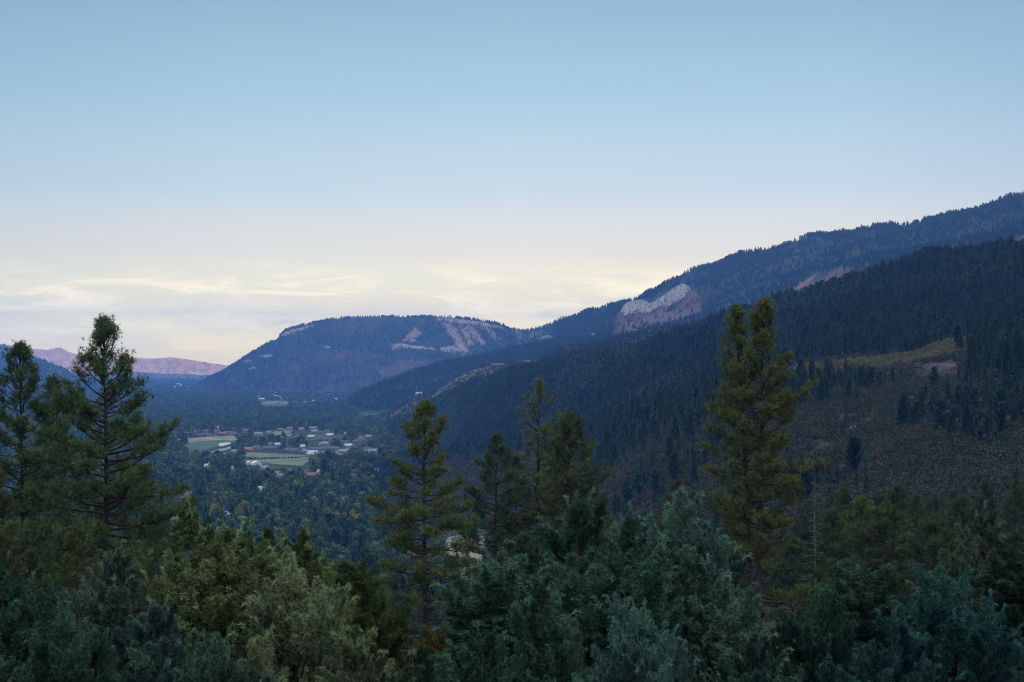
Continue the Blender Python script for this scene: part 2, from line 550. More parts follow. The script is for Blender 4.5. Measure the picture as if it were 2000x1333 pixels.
# relief: gullies and spurs running down the slopes
edge = (4 * tt * (1 - tt))[:, None] ** 0.6
amp = np.array(AMP)[seg][:, None]
above = sstep(1.0, 30.0, TZ - FLOOR)
sc_ = np.array([8, 8, 15, 40, 60, 90, 120, 160, 160, 200, 200, 260, 300, 300, 300, 500, 500, 420, 420, 800])[seg][:, None]
N1 = fbm(TX / sc_ + 7, TY / (sc_ * 2.2) + 3, 3, 5)
rid = 1 - np.abs(2 * N1 - 1) * 2
NS = rid * 0.8 + (fbm(TX / sc_ * 3, TY / sc_ * 3, 9, 3) - 0.5) * 0.9
dZ = NS * amp * edge * above
# ribs of the bare scree at the right of the mesa and buttresses of the far mesas
PYr = HY - TZ * F / TY
s_ = (cols[None, :] - 0.95 * (PYr - 620)) / 21.0
rib = 1 - 2 * np.abs((s_ + 1.1 * vnoise(cols[None, :] / 23.0 + PYr * 0, PYr / 18.0, 5)) % 1.0 - 0.5)
ribm = ((seg == 13)[:, None]) * sstep(700, 860, cols)[None, :] * sstep(1080, 1000, cols)[None, :] * edge
dZ = dZ * (1 - 0.6 * ribm) + (rib - 0.5) * 22 * ribm
s2 = (cols[None, :] + 0.7 * (PYr - 700)) / 11.0
rib2 = 1 - 2 * np.abs((s2 + 1.4 * vnoise(cols[None, :] / 15.0 + PYr * 0, PYr / 9.0, 8)) % 1.0 - 0.5)
m2 = (((seg == 17) | (seg == 18))[:, None]) * edge
dZ = dZ * (1 - 0.6 * m2) + (rib2 - 0.5) * 26 * m2
TZ = TZ + dZ
# the sheet goes on beyond the picture's sides: the border profiles carried round the compass
angR = math.atan((cols[-1] - CX) / F); angL = math.atan((cols[0] - CX) / F)
XX, YY, ZZ = [TX], [TY], [TZ]
exX, exY, exZ = [], [], []
rR, zR = np.hypot(TX[:, -1], TY[:, -1]), TZ[:, -1]
rL, zL = np.hypot(TX[:, 0], TY[:, 0]), TZ[:, 0]
NE = 40
for i in range(1, NE):
    a = angR + (2 * pi - angR + angL) * i / NE
    w = float(sstep(0.45, 0.95, i / NE))
    r = rR * (1 - w) + rL * w
    r = np.minimum(r, 9000 + (r - 9000) * 0.15)
    z = zR * (1 - w) + zL * w
    exX.append(r * sin(a)); exY.append(r * cos(a)); exZ.append(z)
EX, EY, EZ = np.array(exX).T, np.array(exY).T, np.array(exZ).T
VX, VY, VZ = (np.concatenate([a, b], 1) for a, b in ((TX, EX), (TY, EY), (TZ, EZ)))
NCC = VX.shape[1]
PY = HY - TZ * F / TY
runmin = np.minimum.accumulate(np.where(np.arange(NR)[:, None] < 12, 3000, PY), axis=0)


def inpoly(px, py, poly):
    px, py = np.asarray(px, float), np.asarray(py, float)
    c = np.zeros(np.broadcast(px, py).shape, bool)
    n = len(poly)
    for i in range(n):
        x1, y1 = poly[i]; x2, y2 = poly[(i + 1) % n]
        if y1 == y2: continue
        c ^= ((y1 > py) != (y2 > py)) & (px < (x2 - x1) * (py - y1) / (y2 - y1) + x1)
    return c


def patch(poly, soft=6.0, seed=1):
    """0..1 mask of a ground patch, ragged edge; poly in picture coordinates of the ground it lies on"""
    j = (fbm(cols[None, :] / 9.0 + PY * 0, PY / 6.0, seed, 3) - 0.5) * soft * 2.4
    j2 = (fbm(cols[None, :] / 9.0 + 50 + PY * 0, PY / 6.0, seed + 5, 3) - 0.5) * soft * 1.4
    return inpoly(cols[None, :] + j, PY + j2, poly).astype(float)


# colour of the ground cover (soil, rock, dry grass, scrub), with shade painted in on the far bench
col = np.zeros((NR, NC, 3))
S2 = np.repeat(seg[:, None], NC, 1)
PXg = np.repeat(cols[None, :], NR, 0)


def setc(mask, c, w=1.0):
    m = (mask * w)[..., None]
    col[:] = col * (1 - m) + np.array(c) * m


setc(np.ones((NR, NC)), (0.045, 0.042, 0.028))
fl = (TZ < FLOOR + 3) & (S2 > 3)
setc(fl, (0.045, 0.06, 0.034))
fn = fbm(TX / 90, TY / 220, 31, 3)
setc(fl & (fn > 0.62), (0.085, 0.09, 0.055))
hill = (S2 == 5) & ~fl
setc(hill, (0.036, 0.034, 0.024))
hn = fbm(TX / 60, TY / 110, 41, 3)
setc(hill & (hn > 0.55), (0.06, 0.038, 0.028))
setc((S2 == 6) & ~fl & (PXg > 1480), (0.065, 0.058, 0.03))
setc((S2 == 7) & ~fl, (0.03, 0.036, 0.024))
kn = ((S2 == 8) | (S2 == 9)) & ~fl
setc(kn, (0.13, 0.115, 0.082))
setc((S2 == 7) & (PXg > 835) & (PXg < 960) & (tt[:, None] > 0.93), (0.10, 0.085, 0.06))
mt = (S2 >= 10) & (S2 <= 15) & ~fl
setc(mt, (0.034, 0.044, 0.032))
setc(mt & (fbm(TX / 260, TZ / 60, 51, 4) > 0.60), (0.055, 0.048, 0.036))
setc(((S2 == 13) & (PXg > 440) & (PXg < 1090) & (PY > 700)) & (fbm(TX / 200, TZ / 30, 61, 3) > 0.56), (0.06, 0.044, 0.038))
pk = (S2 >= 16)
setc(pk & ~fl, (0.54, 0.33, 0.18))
setc((S2 <= 17) & pk & ~fl, (0.15, 0.11, 0.085))  # bench below the far mesas: shade put into its darker ground colour
# red soil and tan scree patches
red = (0.13, 0.06, 0.048)
tan = (0.30, 0.19, 0.13)
mk = (S2 >= 10) & (S2 <= 14)
for poly, c, sd in (
    ([(1205, 612), (1262, 606), (1330, 585), (1352, 562), (1362, 575), (1368, 598), (1320, 622), (1240, 655), (1190, 662), (1210, 640)], red, 3),
    ([(1230, 628), (1300, 604), (1368, 602), (1372, 614), (1300, 636), (1200, 662)], (0.12, 0.085, 0.07), 4),
    ([(1530, 590), (1560, 560), (1600, 545), (1640, 524), (1668, 524), (1660, 540), (1600, 570), (1540, 600)], red, 5),
    ([(1525, 588), (1560, 552), (1600, 532), (1596, 540), (1560, 566)], (0.2, 0.11, 0.08), 6),
    ([(1527, 528), (1552, 518), (1550, 526), (1535, 532)], red, 7),
    ([(1960, 490), (1980, 468), (2010, 455), (2010, 500)], red, 8),
    ([(1400, 612), (1440, 596), (1440, 604), (1410, 618)], red, 9),
    ([(730, 720), (770, 706), (830, 700), (860, 706), (800, 722), (745, 740)], (0.10, 0.058, 0.05), 10),
    ([(640, 690), (700, 684), (760, 694), (740, 700), (650, 700)], (0.08, 0.055, 0.045), 11),
):
    setc(mk * patch(poly, 6, sd), c, 0.9)
ribn = fbm(TX / 60, TZ / 25, 71, 3)
scree = np.zeros((NR, NC))
for i_, poly in enumerate(([(856, 622), (876, 622), (892, 645), (906, 668), (922, 692), (900, 692), (890, 672), (874, 648)], [(900, 627), (915, 628), (934, 652), (952, 676), (940, 678), (922, 655)],
                           [(930, 630), (946, 633), (966, 652), (978, 668), (966, 664)], [(880, 622), (896, 624), (912, 650), (928, 676), (918, 672)], [(785, 668), (800, 650), (812, 640), (822, 650), (806, 668)])):
    scree = np.maximum(scree, (S2 == 13) * patch(poly, 5, 90 + i_))
setc(scree, tan, 0.95)
setc(((S2 == 13) & (PXg > 1000) & (PXg < 1060) & (PY < 690)) * sstep(0.5, 0.7, ribn), (0.2, 0.15, 0.12), 0.7)
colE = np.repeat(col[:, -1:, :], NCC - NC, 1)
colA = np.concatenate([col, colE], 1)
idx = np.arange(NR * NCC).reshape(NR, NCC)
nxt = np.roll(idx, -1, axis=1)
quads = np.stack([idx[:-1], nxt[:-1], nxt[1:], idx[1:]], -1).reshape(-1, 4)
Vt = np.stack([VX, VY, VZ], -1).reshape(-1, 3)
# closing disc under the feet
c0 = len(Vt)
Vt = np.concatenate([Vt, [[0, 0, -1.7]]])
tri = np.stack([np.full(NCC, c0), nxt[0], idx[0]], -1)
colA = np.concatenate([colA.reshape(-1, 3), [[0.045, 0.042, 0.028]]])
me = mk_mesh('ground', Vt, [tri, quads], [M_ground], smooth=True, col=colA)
me.flip_normals()
tag(obj('ground', me), kind='structure')


def gz(x, y):
    """ground height below (x, y) (arrays), inside the picture's fan"""
    x, y = np.atleast_1d(np.asarray(x, float)), np.atleast_1d(np.asarray(y, float))
    px = x / y * F + CX
    f = np.clip((px - cols[0]) / STEP, 0, NC - 1.001)
    ci = f.astype(int); w = f - ci
    out = np.empty(len(x))
    for c in np.unique(ci):
        m = ci == c
        za = np.interp(y[m], TY[:, c], TZ[:, c]); zb = np.interp(y[m], TY[:, c + 1], TZ[:, c + 1])
        out[m] = za * (1 - w[m]) + zb * w[m]
    return out


def hit(px, py, start=60):
    """first ground seen at a picture position"""
    c = int(round((px - cols[0]) / STEP))
    q = PY[start:, c]
    k = np.argmax(q <= py)
    if q[k] > py:
        k = np.argmin(q)
    k += start
    a, b = PY[k - 1, c], PY[k, c]
    w = 0 if a == b else np.clip((a - py) / (a - b), 0, 1)
    Y = TY[k - 1, c] * (1 - w) + TY[k, c] * w
    return (px - CX) / F * Y, Y, (HY - py) * Y / F


def floor_pt(px, py):
    Y = -FLOOR * F / (py - HY)
    return (px - CX) / F * Y, Y


# ------------------------------------------------------------------ rock faces standing out of the slopes
def cliff(name, top, bot, mat, label, flute=14.0, depth=10.0, n=None, start=60, seed=0, lay=0.0, cat='cliff'):
    top, bot = np.array(top, float), np.array(bot, float)
    x0, x1 = top[0, 0], top[-1, 0]
    n = n or int(max(24, (x1 - x0) * 1.6))
    pxs = np.linspace(x0, x1, n)
    pt, pb = np.interp(pxs, top[:, 0], top[:, 1]), np.interp(pxs, bot[:, 0], bot[:, 1])
    pt = pt + (fbm(pxs / 5.0, pxs * 0, seed + 1, 3) - 0.5) * np.minimum(3, (pb - pt) * 0.5)
    pb = pb + (fbm(pxs / 7.0, pxs * 0, seed + 2, 3) - 0.5) * np.minimum(6, (pb - pt) * 0.5)
    YT = np.array([hit(a, b, start)[1] for a, b in zip(pxs, pt)])
    YB = np.array([hit(a, b, start)[1] for a, b in zip(pxs, pb)])
    ker = np.ones(9) / 9
    sm = lambda v: np.convolve(np.pad(v, 4, 'edge'), ker, 'valid')
    YT, YB = sm(YT), sm(YB)
    R = 14
    V = []
    for j in range(R + 3):
        t = min(j / R, 1.0)
        py = pb + (pt - pb) * t
        Y = YB + (YT - YB) * (0.55 * t) - depth * np.sin(np.pi * min(t + 0.15, 1)) * 0.8
        fn = fbm(pxs / flute * 3, py / flute * 0.6, seed + 3, 4) - 0.5
        rd = np.abs(fbm(pxs / flute * 1.7 + 9, py / flute * 0.25, seed + 8, 3) - 0.5) * 2
        Y = Y + (fn * 1.4 + rd * 1.2) * depth + lay * np.floor(t * 5 + vnoise(pxs / 10, pxs * 0, seed)) * depth * 0.3
        if j == R + 1: Y = (Y + YT) / 2; py = pt + 0.4
        if j == R + 2: Y = YT + depth; py = pt + 2.5
        z = (HY - py) * Y / F
        V.append(np.stack([(pxs - CX) / F * Y, Y, z], -1))
    # skirt so the ends and foot sink into the slope
    foot = V[0].copy(); foot[:, 1] += depth; foot[:, 2] -= depth * 0.6
    V = [foot] + V
    V = np.array(V)
    nr = len(V)
    V[:, 0, 1] = np.maximum(V[:, 0, 1], YT[0]); V[:, -1, 1] = np.maximum(V[:, -1, 1], YT[-1])
    id_ = np.arange(nr * n).reshape(nr, n)
    q = np.stack([id_[:-1, :-1], id_[:-1, 1:], id_[1:, 1:], id_[1:, :-1]], -1).reshape(-1, 4)
    V = V.reshape(-1, 3)
    o0 = V.mean(0)
    m = mk_mesh(name, V - o0, [q], [mat])
    o = obj(name, m, loc=tuple(o0))
    return tag(o, label, cat)


cliff('rock_cliff', [(1218, 597), (1228, 590), (1245, 585), (1258, 586), (1268, 592), (1280, 588), (1300, 574), (1320, 560), (1334, 554), (1346, 560), (1354, 574)],
      [(1218, 618), (1236, 612), (1262, 612), (1280, 606), (1300, 600), (1322, 592), (1340, 582), (1354, 576)], M_rock,
      'tall pale fluted cliff on the big mountain above red scree', 24, 60, n=150, seed=3)
cliff('rock_cliff', [(765, 674), (780, 670), (800, 674), (830, 677), (850, 679)], [(765, 684), (790, 682), (850, 686)], M_rock,
      'white cliff band half way up the mesa, left of the gap in the band', 8, 14, seed=21)
cliff('rock_cliff', [(860, 680), (880, 676), (900, 682), (916, 684)], [(860, 688), (890, 690), (916, 688)], M_rock,
      'white cliff band on the mesa at the foot of the scree chutes', 8, 14, seed=31)
cliff('rock_cliff', [(852, 620), (870, 620), (890, 623), (920, 626), (950, 631), (985, 640)], [(852, 628), (880, 633), (920, 636), (950, 640), (985, 645)], M_rock,
      'rim cliff along the right top edge of the mesa', 6, 12, seed=41)
cliff('rock_cliff', [(548, 655), (560, 646), (590, 640), (612, 634)], [(548, 658), (575, 652), (612, 638)], M_rock,
      'low rim cliff at the left shoulder of the mesa', 8, 6, seed=51)
for (a, b, c, d, lb) in ((505, 692, 534, 701, 'pale rock slab high on the left flank of the mesa'), (476, 702, 492, 710, 'small pale slab left of the bigger slab on the mesa flank'),
                         (484, 716, 500, 727, 'lowest pale slab on the left flank of the mesa'), (632, 676, 646, 684, 'pale rock spot in the middle of the mesa front'),
                         (1052, 655, 1084, 664, 'pale rock outcrop just left under the saddle'), (1092, 655, 1106, 661, 'small middle rock outcrop under the saddle'),
                         (1150, 651, 1166, 662, 'pale rock outcrop right of the saddle above the scrub shoulder')):
    cliff('rock_outcrop', [(a, (b + d) / 2), ((a + c) / 2, b), (c, b + 2)], [(a, (b + d) / 2 + 1), ((a + c) / 2, d), (c, (b + d) / 2)], M_rock, lb, 8, 10, seed=a, cat='rock')
cliff('rock_ledge', [(1790, 712), (1815, 709), (1840, 708), (1858, 703), (1872, 710)], [(1790, 718), (1815, 727), (1840, 736), (1858, 730), (1872, 714)], M_redrock,
      'layered reddish rock ledge below the grassy terrace at the right', 34, 7.5, n=110, seed=61, lay=1.0, cat='rock ledge')
cliff('rock_ledge', [(1752, 730), (1770, 727), (1786, 724)], [(1752, 733), (1770, 733), (1786, 729)], M_redrock,
      'low thin ledge left of the layered rock ledge', 12, 2.0, n=50, seed=66, lay=1.0, cat='rock ledge')
cliff('rock_ledge', [(1974, 700), (1985, 690), (2010, 696)], [(1974, 708), (1990, 718), (2010, 716)], M_redrock,
      'reddish rock ledge cut by the right edge of the view', 12, 3, n=50, seed=71, cat='rock ledge')
cliff('rock_outcrop', [(1640, 838), (1655, 830), (1670, 829), (1678, 836)], [(1640, 842), (1655, 843), (1678, 840)], M_darkrock,
      'grey rock outcrop in the rusty brush slope right of the twin pine', 8, 2, n=50, seed=81, cat='rock')

# ------------------------------------------------------------------ tree shapes
def needle_tuft(nn=16, L=0.2, w=0.02):
    V, Fc = [], []
    r = np.random.default_rng(4)
    for i in range(nn):
        a = 2 * pi * i * 0.618 + r.uniform(-.3, .3)
        th = radians(r.uniform(8, 95))
        ln = L * r.uniform(0.75, 1.15)
        d = np.array([sin(th) * cos(a), sin(th) * sin(a), cos(th)])
        p = np.array([0, 0, -r.uniform(0, 0.5) * L])
        s = np.cross(d, r.normal(size=3)); s /= np.linalg.norm(s)
        k = len(V)
        V += [p - s * w * 0.5, p + s * w * 0.5, p + d * ln]
        Fc.append((k, k + 1, k + 2))
    return np.array(V), np.array(Fc)


def pine(seed, H, prof, c0=0.2, nbr=80, dens=1.0, lean=(0, 0), trunk_r=None, extra=(), dead=6, tuftL=0.215, kink=0.25, nn=16, sparse=0.0):
    """ponderosa-like tree. prof: [(height fraction, branch reach in m)]. Returns the meshes (trunk, branches, foliage)"""
    r = np.random.default_rng(seed)
    global rng
    rng = np.random.default_rng(seed + 100)
    pr = np.array(prof, float)
    tr = trunk_r or H * 0.0115 + 0.02
    n = 26
    t = np.linspace(0, 1, n)
    bx = np.cumsum(r.normal(0, kink / n, n)) + lean[0] * t + kink * 0.25 * np.sin(t * 7 + seed)
    by = np.cumsum(r.normal(0, kink / n, n)) + lean[1] * t
    bx -= bx[0]; by -= by[0]
    TP = np.stack([bx, by, t * H], -1)
    TR = tr * ((1 - t) ** 0.85 * 0.93 + 0.05) * (1 + 0.35 * np.exp(-t * 30))
    tm = MB(); tm.tube(TP, TR, 10)
    bm_ = MB()
    TPos, TDir = [], []
    brs = []
    for i in range(nbr):
        hf = c0 + (1 - c0) * ((i + r.uniform(0, 1)) / nbr) ** 0.92
        hf = min(hf, 0.995)
        L = (np.interp(hf, pr[:, 0], pr[:, 1]) + 0.1) * r.uniform(0.6, 1.2)
        L = min(L, (1 - hf) * H * 0.8 + 0.3)
        brs.append((hf, i * 2.39996 + r.uniform(-0.5, 0.5), L, False))
    for (hf, aa, L) in extra:
        brs.append((hf, aa, L, False))
    for i in range(dead):
        hf = r.uniform(0.08, max(c0, 0.14) + 0.18)
        brs.append((hf, r.uniform(0, 2 * pi), r.uniform(0.7, 2.2), True))
    for hf, a, L, isdead in brs:
        base = np.array([np.interp(hf, t, TP[:, k]) for k in range(3)])
        up0 = radians(np.interp(hf, [0, 0.5, 0.75, 0.88, 1.0], [-12, 0, 16, 44, 72]) + r.uniform(-15, 15))
        m = 7
        pts = [base]
        d_el, d_az = up0, a
        for j in range(1, m):
            d_el += radians(r.uniform(-3, 12)) * (1 if j > 2 else 0.4)
            d_az += r.uniform(-0.22, 0.22)
            pts.append(pts[-1] + np.array([cos(d_el) * cos(d_az), cos(d_el) * sin(d_az), sin(d_el)]) * L / (m - 1))
        pts = np.array(pts)
        br = max(0.012, min(0.022 + 0.017 * L, tr * 0.5))
        bm_.tube(pts, br * (1 - np.linspace(0, 0.85, m)), 5, 0.5)
        ntw = int((5 + L * 7.5) * (1.0 if not isdead else 0.45))
        for q in range(ntw):
            s = 1 - 0.56 * r.random() ** 1.25 if not isdead else r.uniform(0.2, 1.0)
            if q < 2: s = 1.0
            pp = np.array([np.interp(s, np.linspace(0, 1, m), pts[:, k]) for k in range(3)])
            ii = min(int(s * (m - 1)), m - 2)
            dd = pts[ii + 1] - pts[ii]; dd /= np.linalg.norm(dd)
            side = np.cross(dd, [0, 0, 1.0]); side /= np.linalg.norm(side) + 1e-9
            sg = 1 if q % 2 else -1
            v = dd * r.uniform(0.35, 1.0) + side * sg * r.uniform(0.2, 1.15) * (s < 0.99) + np.array([0, 0, r.uniform(-0.3, 1.1)])
            v /= np.linalg.norm(v)
            tl = min(1.3, 0.38 + 0.22 * L * (1.35 - s)) * r.uniform(0.6, 1.25)
            k5 = 4
            tp = [pp]
            vv = v.copy()
            for j in range(k5 - 1):
                vv = vv + np.array([r.uniform(-.18, .18), r.uniform(-.18, .18), 0.16]); vv /= np.linalg.norm(vv)
                tp.append(tp[-1] + vv * tl / (k5 - 1))
            tp = np.array(tp)
            bm_.tube(tp, np.array([0.011, 0.009, 0.007, 0.004]) * (1 + 0.25 * L) * 0.8, 3, 0.5)
            if isdead or r.random() < sparse:
                continue
            nt = max(2, int((1.5 + tl / 0.15) * dens))
            for j in range(nt):
                u = 1 - (j / nt) * 0.7 * r.uniform(0.6, 1)
                c = np.array([np.interp(u, [0, 1 / 3, 2 / 3, 1], tp[:, k]) for k in range(3)])
                TPos.append(c + r.normal(0, 0.125, 3) * np.array([1, 1, 0.75]))
                TDir.append(vv * 0.7 + r.normal(0, 0.45, 3) + np.array([0, 0, 0.35]))
    TPos, TDir = np.array(TPos), np.array(TDir)
    tv, tf = needle_tuft(nn, tuftL, tuftL * 0.085)
    S = r.uniform(0.7, 1.2, len(TPos))
    V, Fc = scatter(tv, tf, TPos, frames(TDir), S)
    tint = np.repeat(np.clip(r.normal(0.5, 0.2, len(TPos)) + (r.random(len(TPos)) < 0.05) * 0.5, 0, 1), len(tv))
    crown = mk_mesh('foliage', V, [Fc], [M_needle], {'tint': tint})
    return tm.mesh('trunk', [M_bark], True), bm_.mesh('branches', [M_bark]), crown


def juniper_spray():
    """a drooping feathery spray, about 0.2 m long"""
    r = np.random.default_rng(8)
    V, Fq, Ft = [], [], []
    for i in range(11):
        a = r.uniform(0, 2 * pi); th = radians(r.uniform(5, 60))
        d = np.array([sin(th) * cos(a), sin(th) * sin(a), cos(th)])
        ln = r.uniform(0.09, 0.19)
        p = np.array([0, 0, r.uniform(-0.08, 0.05)])
        bend = np.array([d[0], d[1], -0.1]) * 0.8
        p1 = p + d * ln * 0.55
        d2 = d + bend; d2 /= np.linalg.norm(d2)
        p2 = p1 + d2 * ln * 0.55
        s = np.cross(d, r.normal(size=3)); s /= np.linalg.norm(s)
        w = r.uniform(0.010, 0.019)
        k = len(V)
        V += [p - s * w * .5, p + s * w * .5, p1 + s * w * .6, p1 - s * w * .6, p2]
        Fq.append((k, k + 1, k + 2, k + 3)); Ft.append((k + 3, k + 2, k + 4))
    return np.array(V), np.array(Fq), np.array(Ft)


def juniper(seed, H, R, nlobe=20, dens=1.0, slim=False, fine=1.0):
    """juniper with many upright feathery plumes. Returns (trunk+limbs mesh, foliage mesh)"""
    r = np.random.default_rng(seed)
    global rng
    rng = np.random.default_rng(seed + 100)
    w = MB()
    n = 12
    t = np.linspace(0, 1, n)
    TP = np.stack([np.cumsum(r.normal(0, 0.05, n)), np.cumsum(r.normal(0, 0.05, n)), t * H * 0.93], -1)
    TP[:, :2] -= TP[0, :2]
    w.tube(TP, 0.16 * (1 - 0.9 * t) + 0.01, 8)
    lob = []
    for i in range(nlobe):
        f = (i + 0.5) / nlobe
        zb = H * (0.04 + 0.66 * f * r.uniform(0.85, 1.1))
        env = R * (math.sin(pi * min(1, 0.30 + 0.70 * f)) ** 0.8 if not slim else (1 - f) ** 0.8 * 0.9 + 0.12)
        a = i * 2.39996 + r.uniform(-0.5, 0.5)
        rad = env * r.uniform(0.45, 0.78)
        ln = H * (0.30 if not slim else 0.24) * r.uniform(0.7, 1.25)
        lob.append((np.array([cos(a) * rad, sin(a) * rad, zb]), np.array([cos(a) * 0.28, sin(a) * 0.28, 1.0]) + r.normal(0, 0.09, 3), ln, ln * r.uniform(0.23, 0.34)))
    top = H * 0.70
    lob.append((np.array([TP[-1, 0], TP[-1, 1], top]), np.array([0, 0, 1.0]), H * 0.30, H * 0.1))
    for q in range(3):
        a = r.uniform(0, 2 * pi)
        lob.append((np.array([cos(a) * R * .22, sin(a) * R * .22, H * r.uniform(0.58, 0.66)]), np.array([cos(a) * .15, sin(a) * .15, 1.0]), H * r.uniform(0.24, 0.32), H * 0.085))
    Ps, Ds, Tn = [], [], []
    area = sum(l[2] * l[3] for l in lob)
    NT = int(14500 * dens * (H * R / 12.0))
    for (b, ax, ln, rr) in lob:
        ax = ax / np.linalg.norm(ax)
        k = int(NT * ln * rr / area)
        # limb into the lobe
        st = np.array([np.interp(max(b[2] - 0.5, 0.1), TP[:, 2], TP[:, 0]), np.interp(max(b[2] - 0.5, 0.1), TP[:, 2], TP[:, 1]), max(b[2] - 0.5, 0.1)])
        w.tube(np.array([st, st * 0.4 + b * 0.6 + [0, 0, -0.05], b + ax * ln * 0.3, b + ax * ln * 0.8]), [0.045, 0.035, 0.022, 0.008], 5)
        # sub-plumes on the lobe
        ns = 15
        sa, su = r.uniform(0, 2 * pi, ns), r.uniform(-0.1, 0.95, ns)
        U = np.cross(ax, [0.2, 0.9, 0.1]); U /= np.linalg.norm(U); Wd = np.cross(ax, U)
        prf = lambda u: np.sqrt(np.clip(1 - ((u - 0.28) / 0.74) ** 2, 0, 1)) * (1 - 0.25 * u)
        sp = b + ax * (su * ln)[:, None] + (np.cos(sa)[:, None] * U + np.sin(sa)[:, None] * Wd) * (rr * 0.72 * prf(su))[:, None]
        sd = (np.cos(sa)[:, None] * U + np.sin(sa)[:, None] * Wd) * 0.5 + ax * (0.9 + su[:, None] * 0.8) + r.normal(0, 0.12, (ns, 3))
        sd /= np.linalg.norm(sd, axis=1)[:, None]
        lobe_t = r.normal(0, 0.15)
        which = r.integers(0, ns, k)
        u = r.random(k) ** 0.8
        pl = ln * 0.42
        rad = (rr * 0.46 * (1 - u) ** 0.75 * np.minimum(1, 0.35 + u * 3) + 0.015) * r.random(k) ** 0.4
        rv = r.normal(size=(k, 3)); rv -= (rv * sd[which]).sum(1)[:, None] * sd[which]; rv /= np.linalg.norm(rv, axis=1)[:, None]
        pos = sp[which] + sd[which] * (pl * (u - 0.2))[:, None] + rv * rad[:, None]
        pos[:, 2] -= 0.10 * u ** 2
        Ps.append(pos)
        Ds.append(sd[which] * 0.9 + rv * 0.75 + np.array([0, 0, 0.25]))
        Tn.append(np.clip(0.5 + lobe_t + r.normal(0, 0.1, ns)[which] + r.normal(0, 0.13, k), 0, 1))
        # wispy leading shoots
        for q in range(5):
            i0 = r.integers(0, ns)
            sh = sp[i0] + sd[i0] * pl * 0.7
            dirn = sd[i0].copy()
            for s_i in range(6):
                dirn = dirn + np.array([0, 0, -0.06 * s_i]) + r.normal(0, .05, 3)
                sh = sh + dirn / np.linalg.norm(dirn) * 0.055
                Ps.append(sh[None]); Ds.append(dirn[None]); Tn.append(np.array([0.85]))
    Ps, Ds, Tn = np.concatenate(Ps), np.concatenate(Ds), np.concatenate(Tn)
    sv, sq, st_ = juniper_spray()
    S = r.uniform(0.6, 1.05, len(Ps)) * fine
    M = frames(Ds)
    V, Fq = scatter(sv, sq, Ps, M, S)
    _, Ft = scatter(sv, st_, Ps, M, S)
    fol = mk_mesh('foliage', V, [Ft, Fq], [M_juniper], {'tint': np.repeat(Tn, len(sv))})
    return w.mesh('trunk', [M_bark], True), fol


M_conifer2 = leaf_mat('light_conifer_needles', [(0, (0.034, 0.058, 0.032, 1)), (0.6, (0.045, 0.07, 0.036, 1)), (1, (0.06, 0.08, 0.045, 1))], trans=0.1, tintamp=0.35)


def conifer_lo(seed, H=1.0, R=0.2, nb=110, broadtop=False, mat=None):
    """distant conifer of unit height: ragged branch fans round a stem"""
    r = np.random.default_rng(seed)
    m = MB()
    for i in range(nb):
        f = (i + r.uniform(0, 1)) / nb
        z = 0.10 + 0.88 * f
        ln = R * ((1 - f) ** 0.75 if not broadtop else math.sin(pi * min(1, 0.18 + 0.8 * (1 - f))) ** 0.8) * r.uniform(0.5, 1.15) + 0.015
        a = i * 2.39996 + r.uniform(-.4, .4)
        w = ln * r.uniform(0.32, 0.6) + 0.012
        el_ = radians(np.interp(f, [0, 1], [-12, 40]) + r.uniform(-20, 20))
        d = np.array([cos(a) * cos(el_), sin(a) * cos(el_), sin(el_)])
        s = np.array([-sin(a), cos(a), r.uniform(-0.5, 0.5)])
        p = np.array([0, 0, z])
        q = p + d * ln * 0.65
        e = p + d * ln + [0, 0, 0.012]
        tn = np.clip(r.normal(0.5, 0.22), 0, 1)
        dn = np.array([0, 0, -w * 0.55])
        m.add([p, q - s * w * 0.5 + dn * 0.6, e, q + s * w * 0.5 + dn * 0.6, q + dn * 1.2], f3=[(0, 1, 2), (0, 2, 3), (0, 4, 2)], a=tn)
    cr = m.mesh('crown', [mat or M_conifer])
    t = MB(); t.tube([(0, 0, -0.02), (0, 0, 0.5), (0, 0, 0.97)], [0.016, 0.010, 0.002], 5)
    return t.mesh('trunk', [M_bark]), cr


def broad_lo(seed, R=0.42, nb=420, size=0.075, tall=False, mat=None, nblob=11):
    """distant broad-leaved tree of unit height: leaf clumps over several boughs"""
    r = np.random.default_rng(seed)
    m = MB()
    bl = []
    for i in range(nblob):
        a = r.uniform(0, 2 * pi); f = (i + 0.5) / nblob
        rr = R * (0.55 if not tall else 0.3) * math.sin(pi * min(1, 0.25 + 0.7 * f))
        bl.append((np.array([cos(a) * rr, sin(a) * rr, 0.24 + 0.60 * f]), R * r.uniform(0.30, 0.5) * (1 if f < 0.8 else 0.75)))
    for i in range(nb):
        c, br = bl[r.integers(0, len(bl))]
        v = r.normal(size=3); v /= np.linalg.norm(v)
        p = c + v * np.array([1, 1, 0.85 if not tall else 1.5]) * br * r.random() ** 0.3
        nrm_ = v + r.normal(0, 0.55, 3)
        nrm_ /= np.linalg.norm(nrm_)
        s = np.cross(nrm_, r.normal(size=3)); s /= np.linalg.norm(s)
        u = np.cross(nrm_, s)
        k = size * r.uniform(0.5, 1.1)
        m.add([p - s * k * .5, p + u * k * .45 , p + s * k * .55, p - u * k * .5 + v * k * 0.2], f4=[(0, 1, 2, 3)], a=np.clip(r.normal(0.5, 0.22), 0, 1))
    t = MB(); t.tube([(0, 0, -0.02), (0.01, 0, 0.25), (0, 0, 0.75)], [0.025, 0.018, 0.004], 5)
    for i in range(4):
        c = bl[i * 2 % len(bl)][0]
        t.tube([(0.01, 0, 0.22), c * 0.6 + [0, 0, 0.06], c], [0.012, 0.008, 0.003], 4)
    return t.mesh('trunk', [M_bark]), m.mesh('crown', [mat or M_broad])


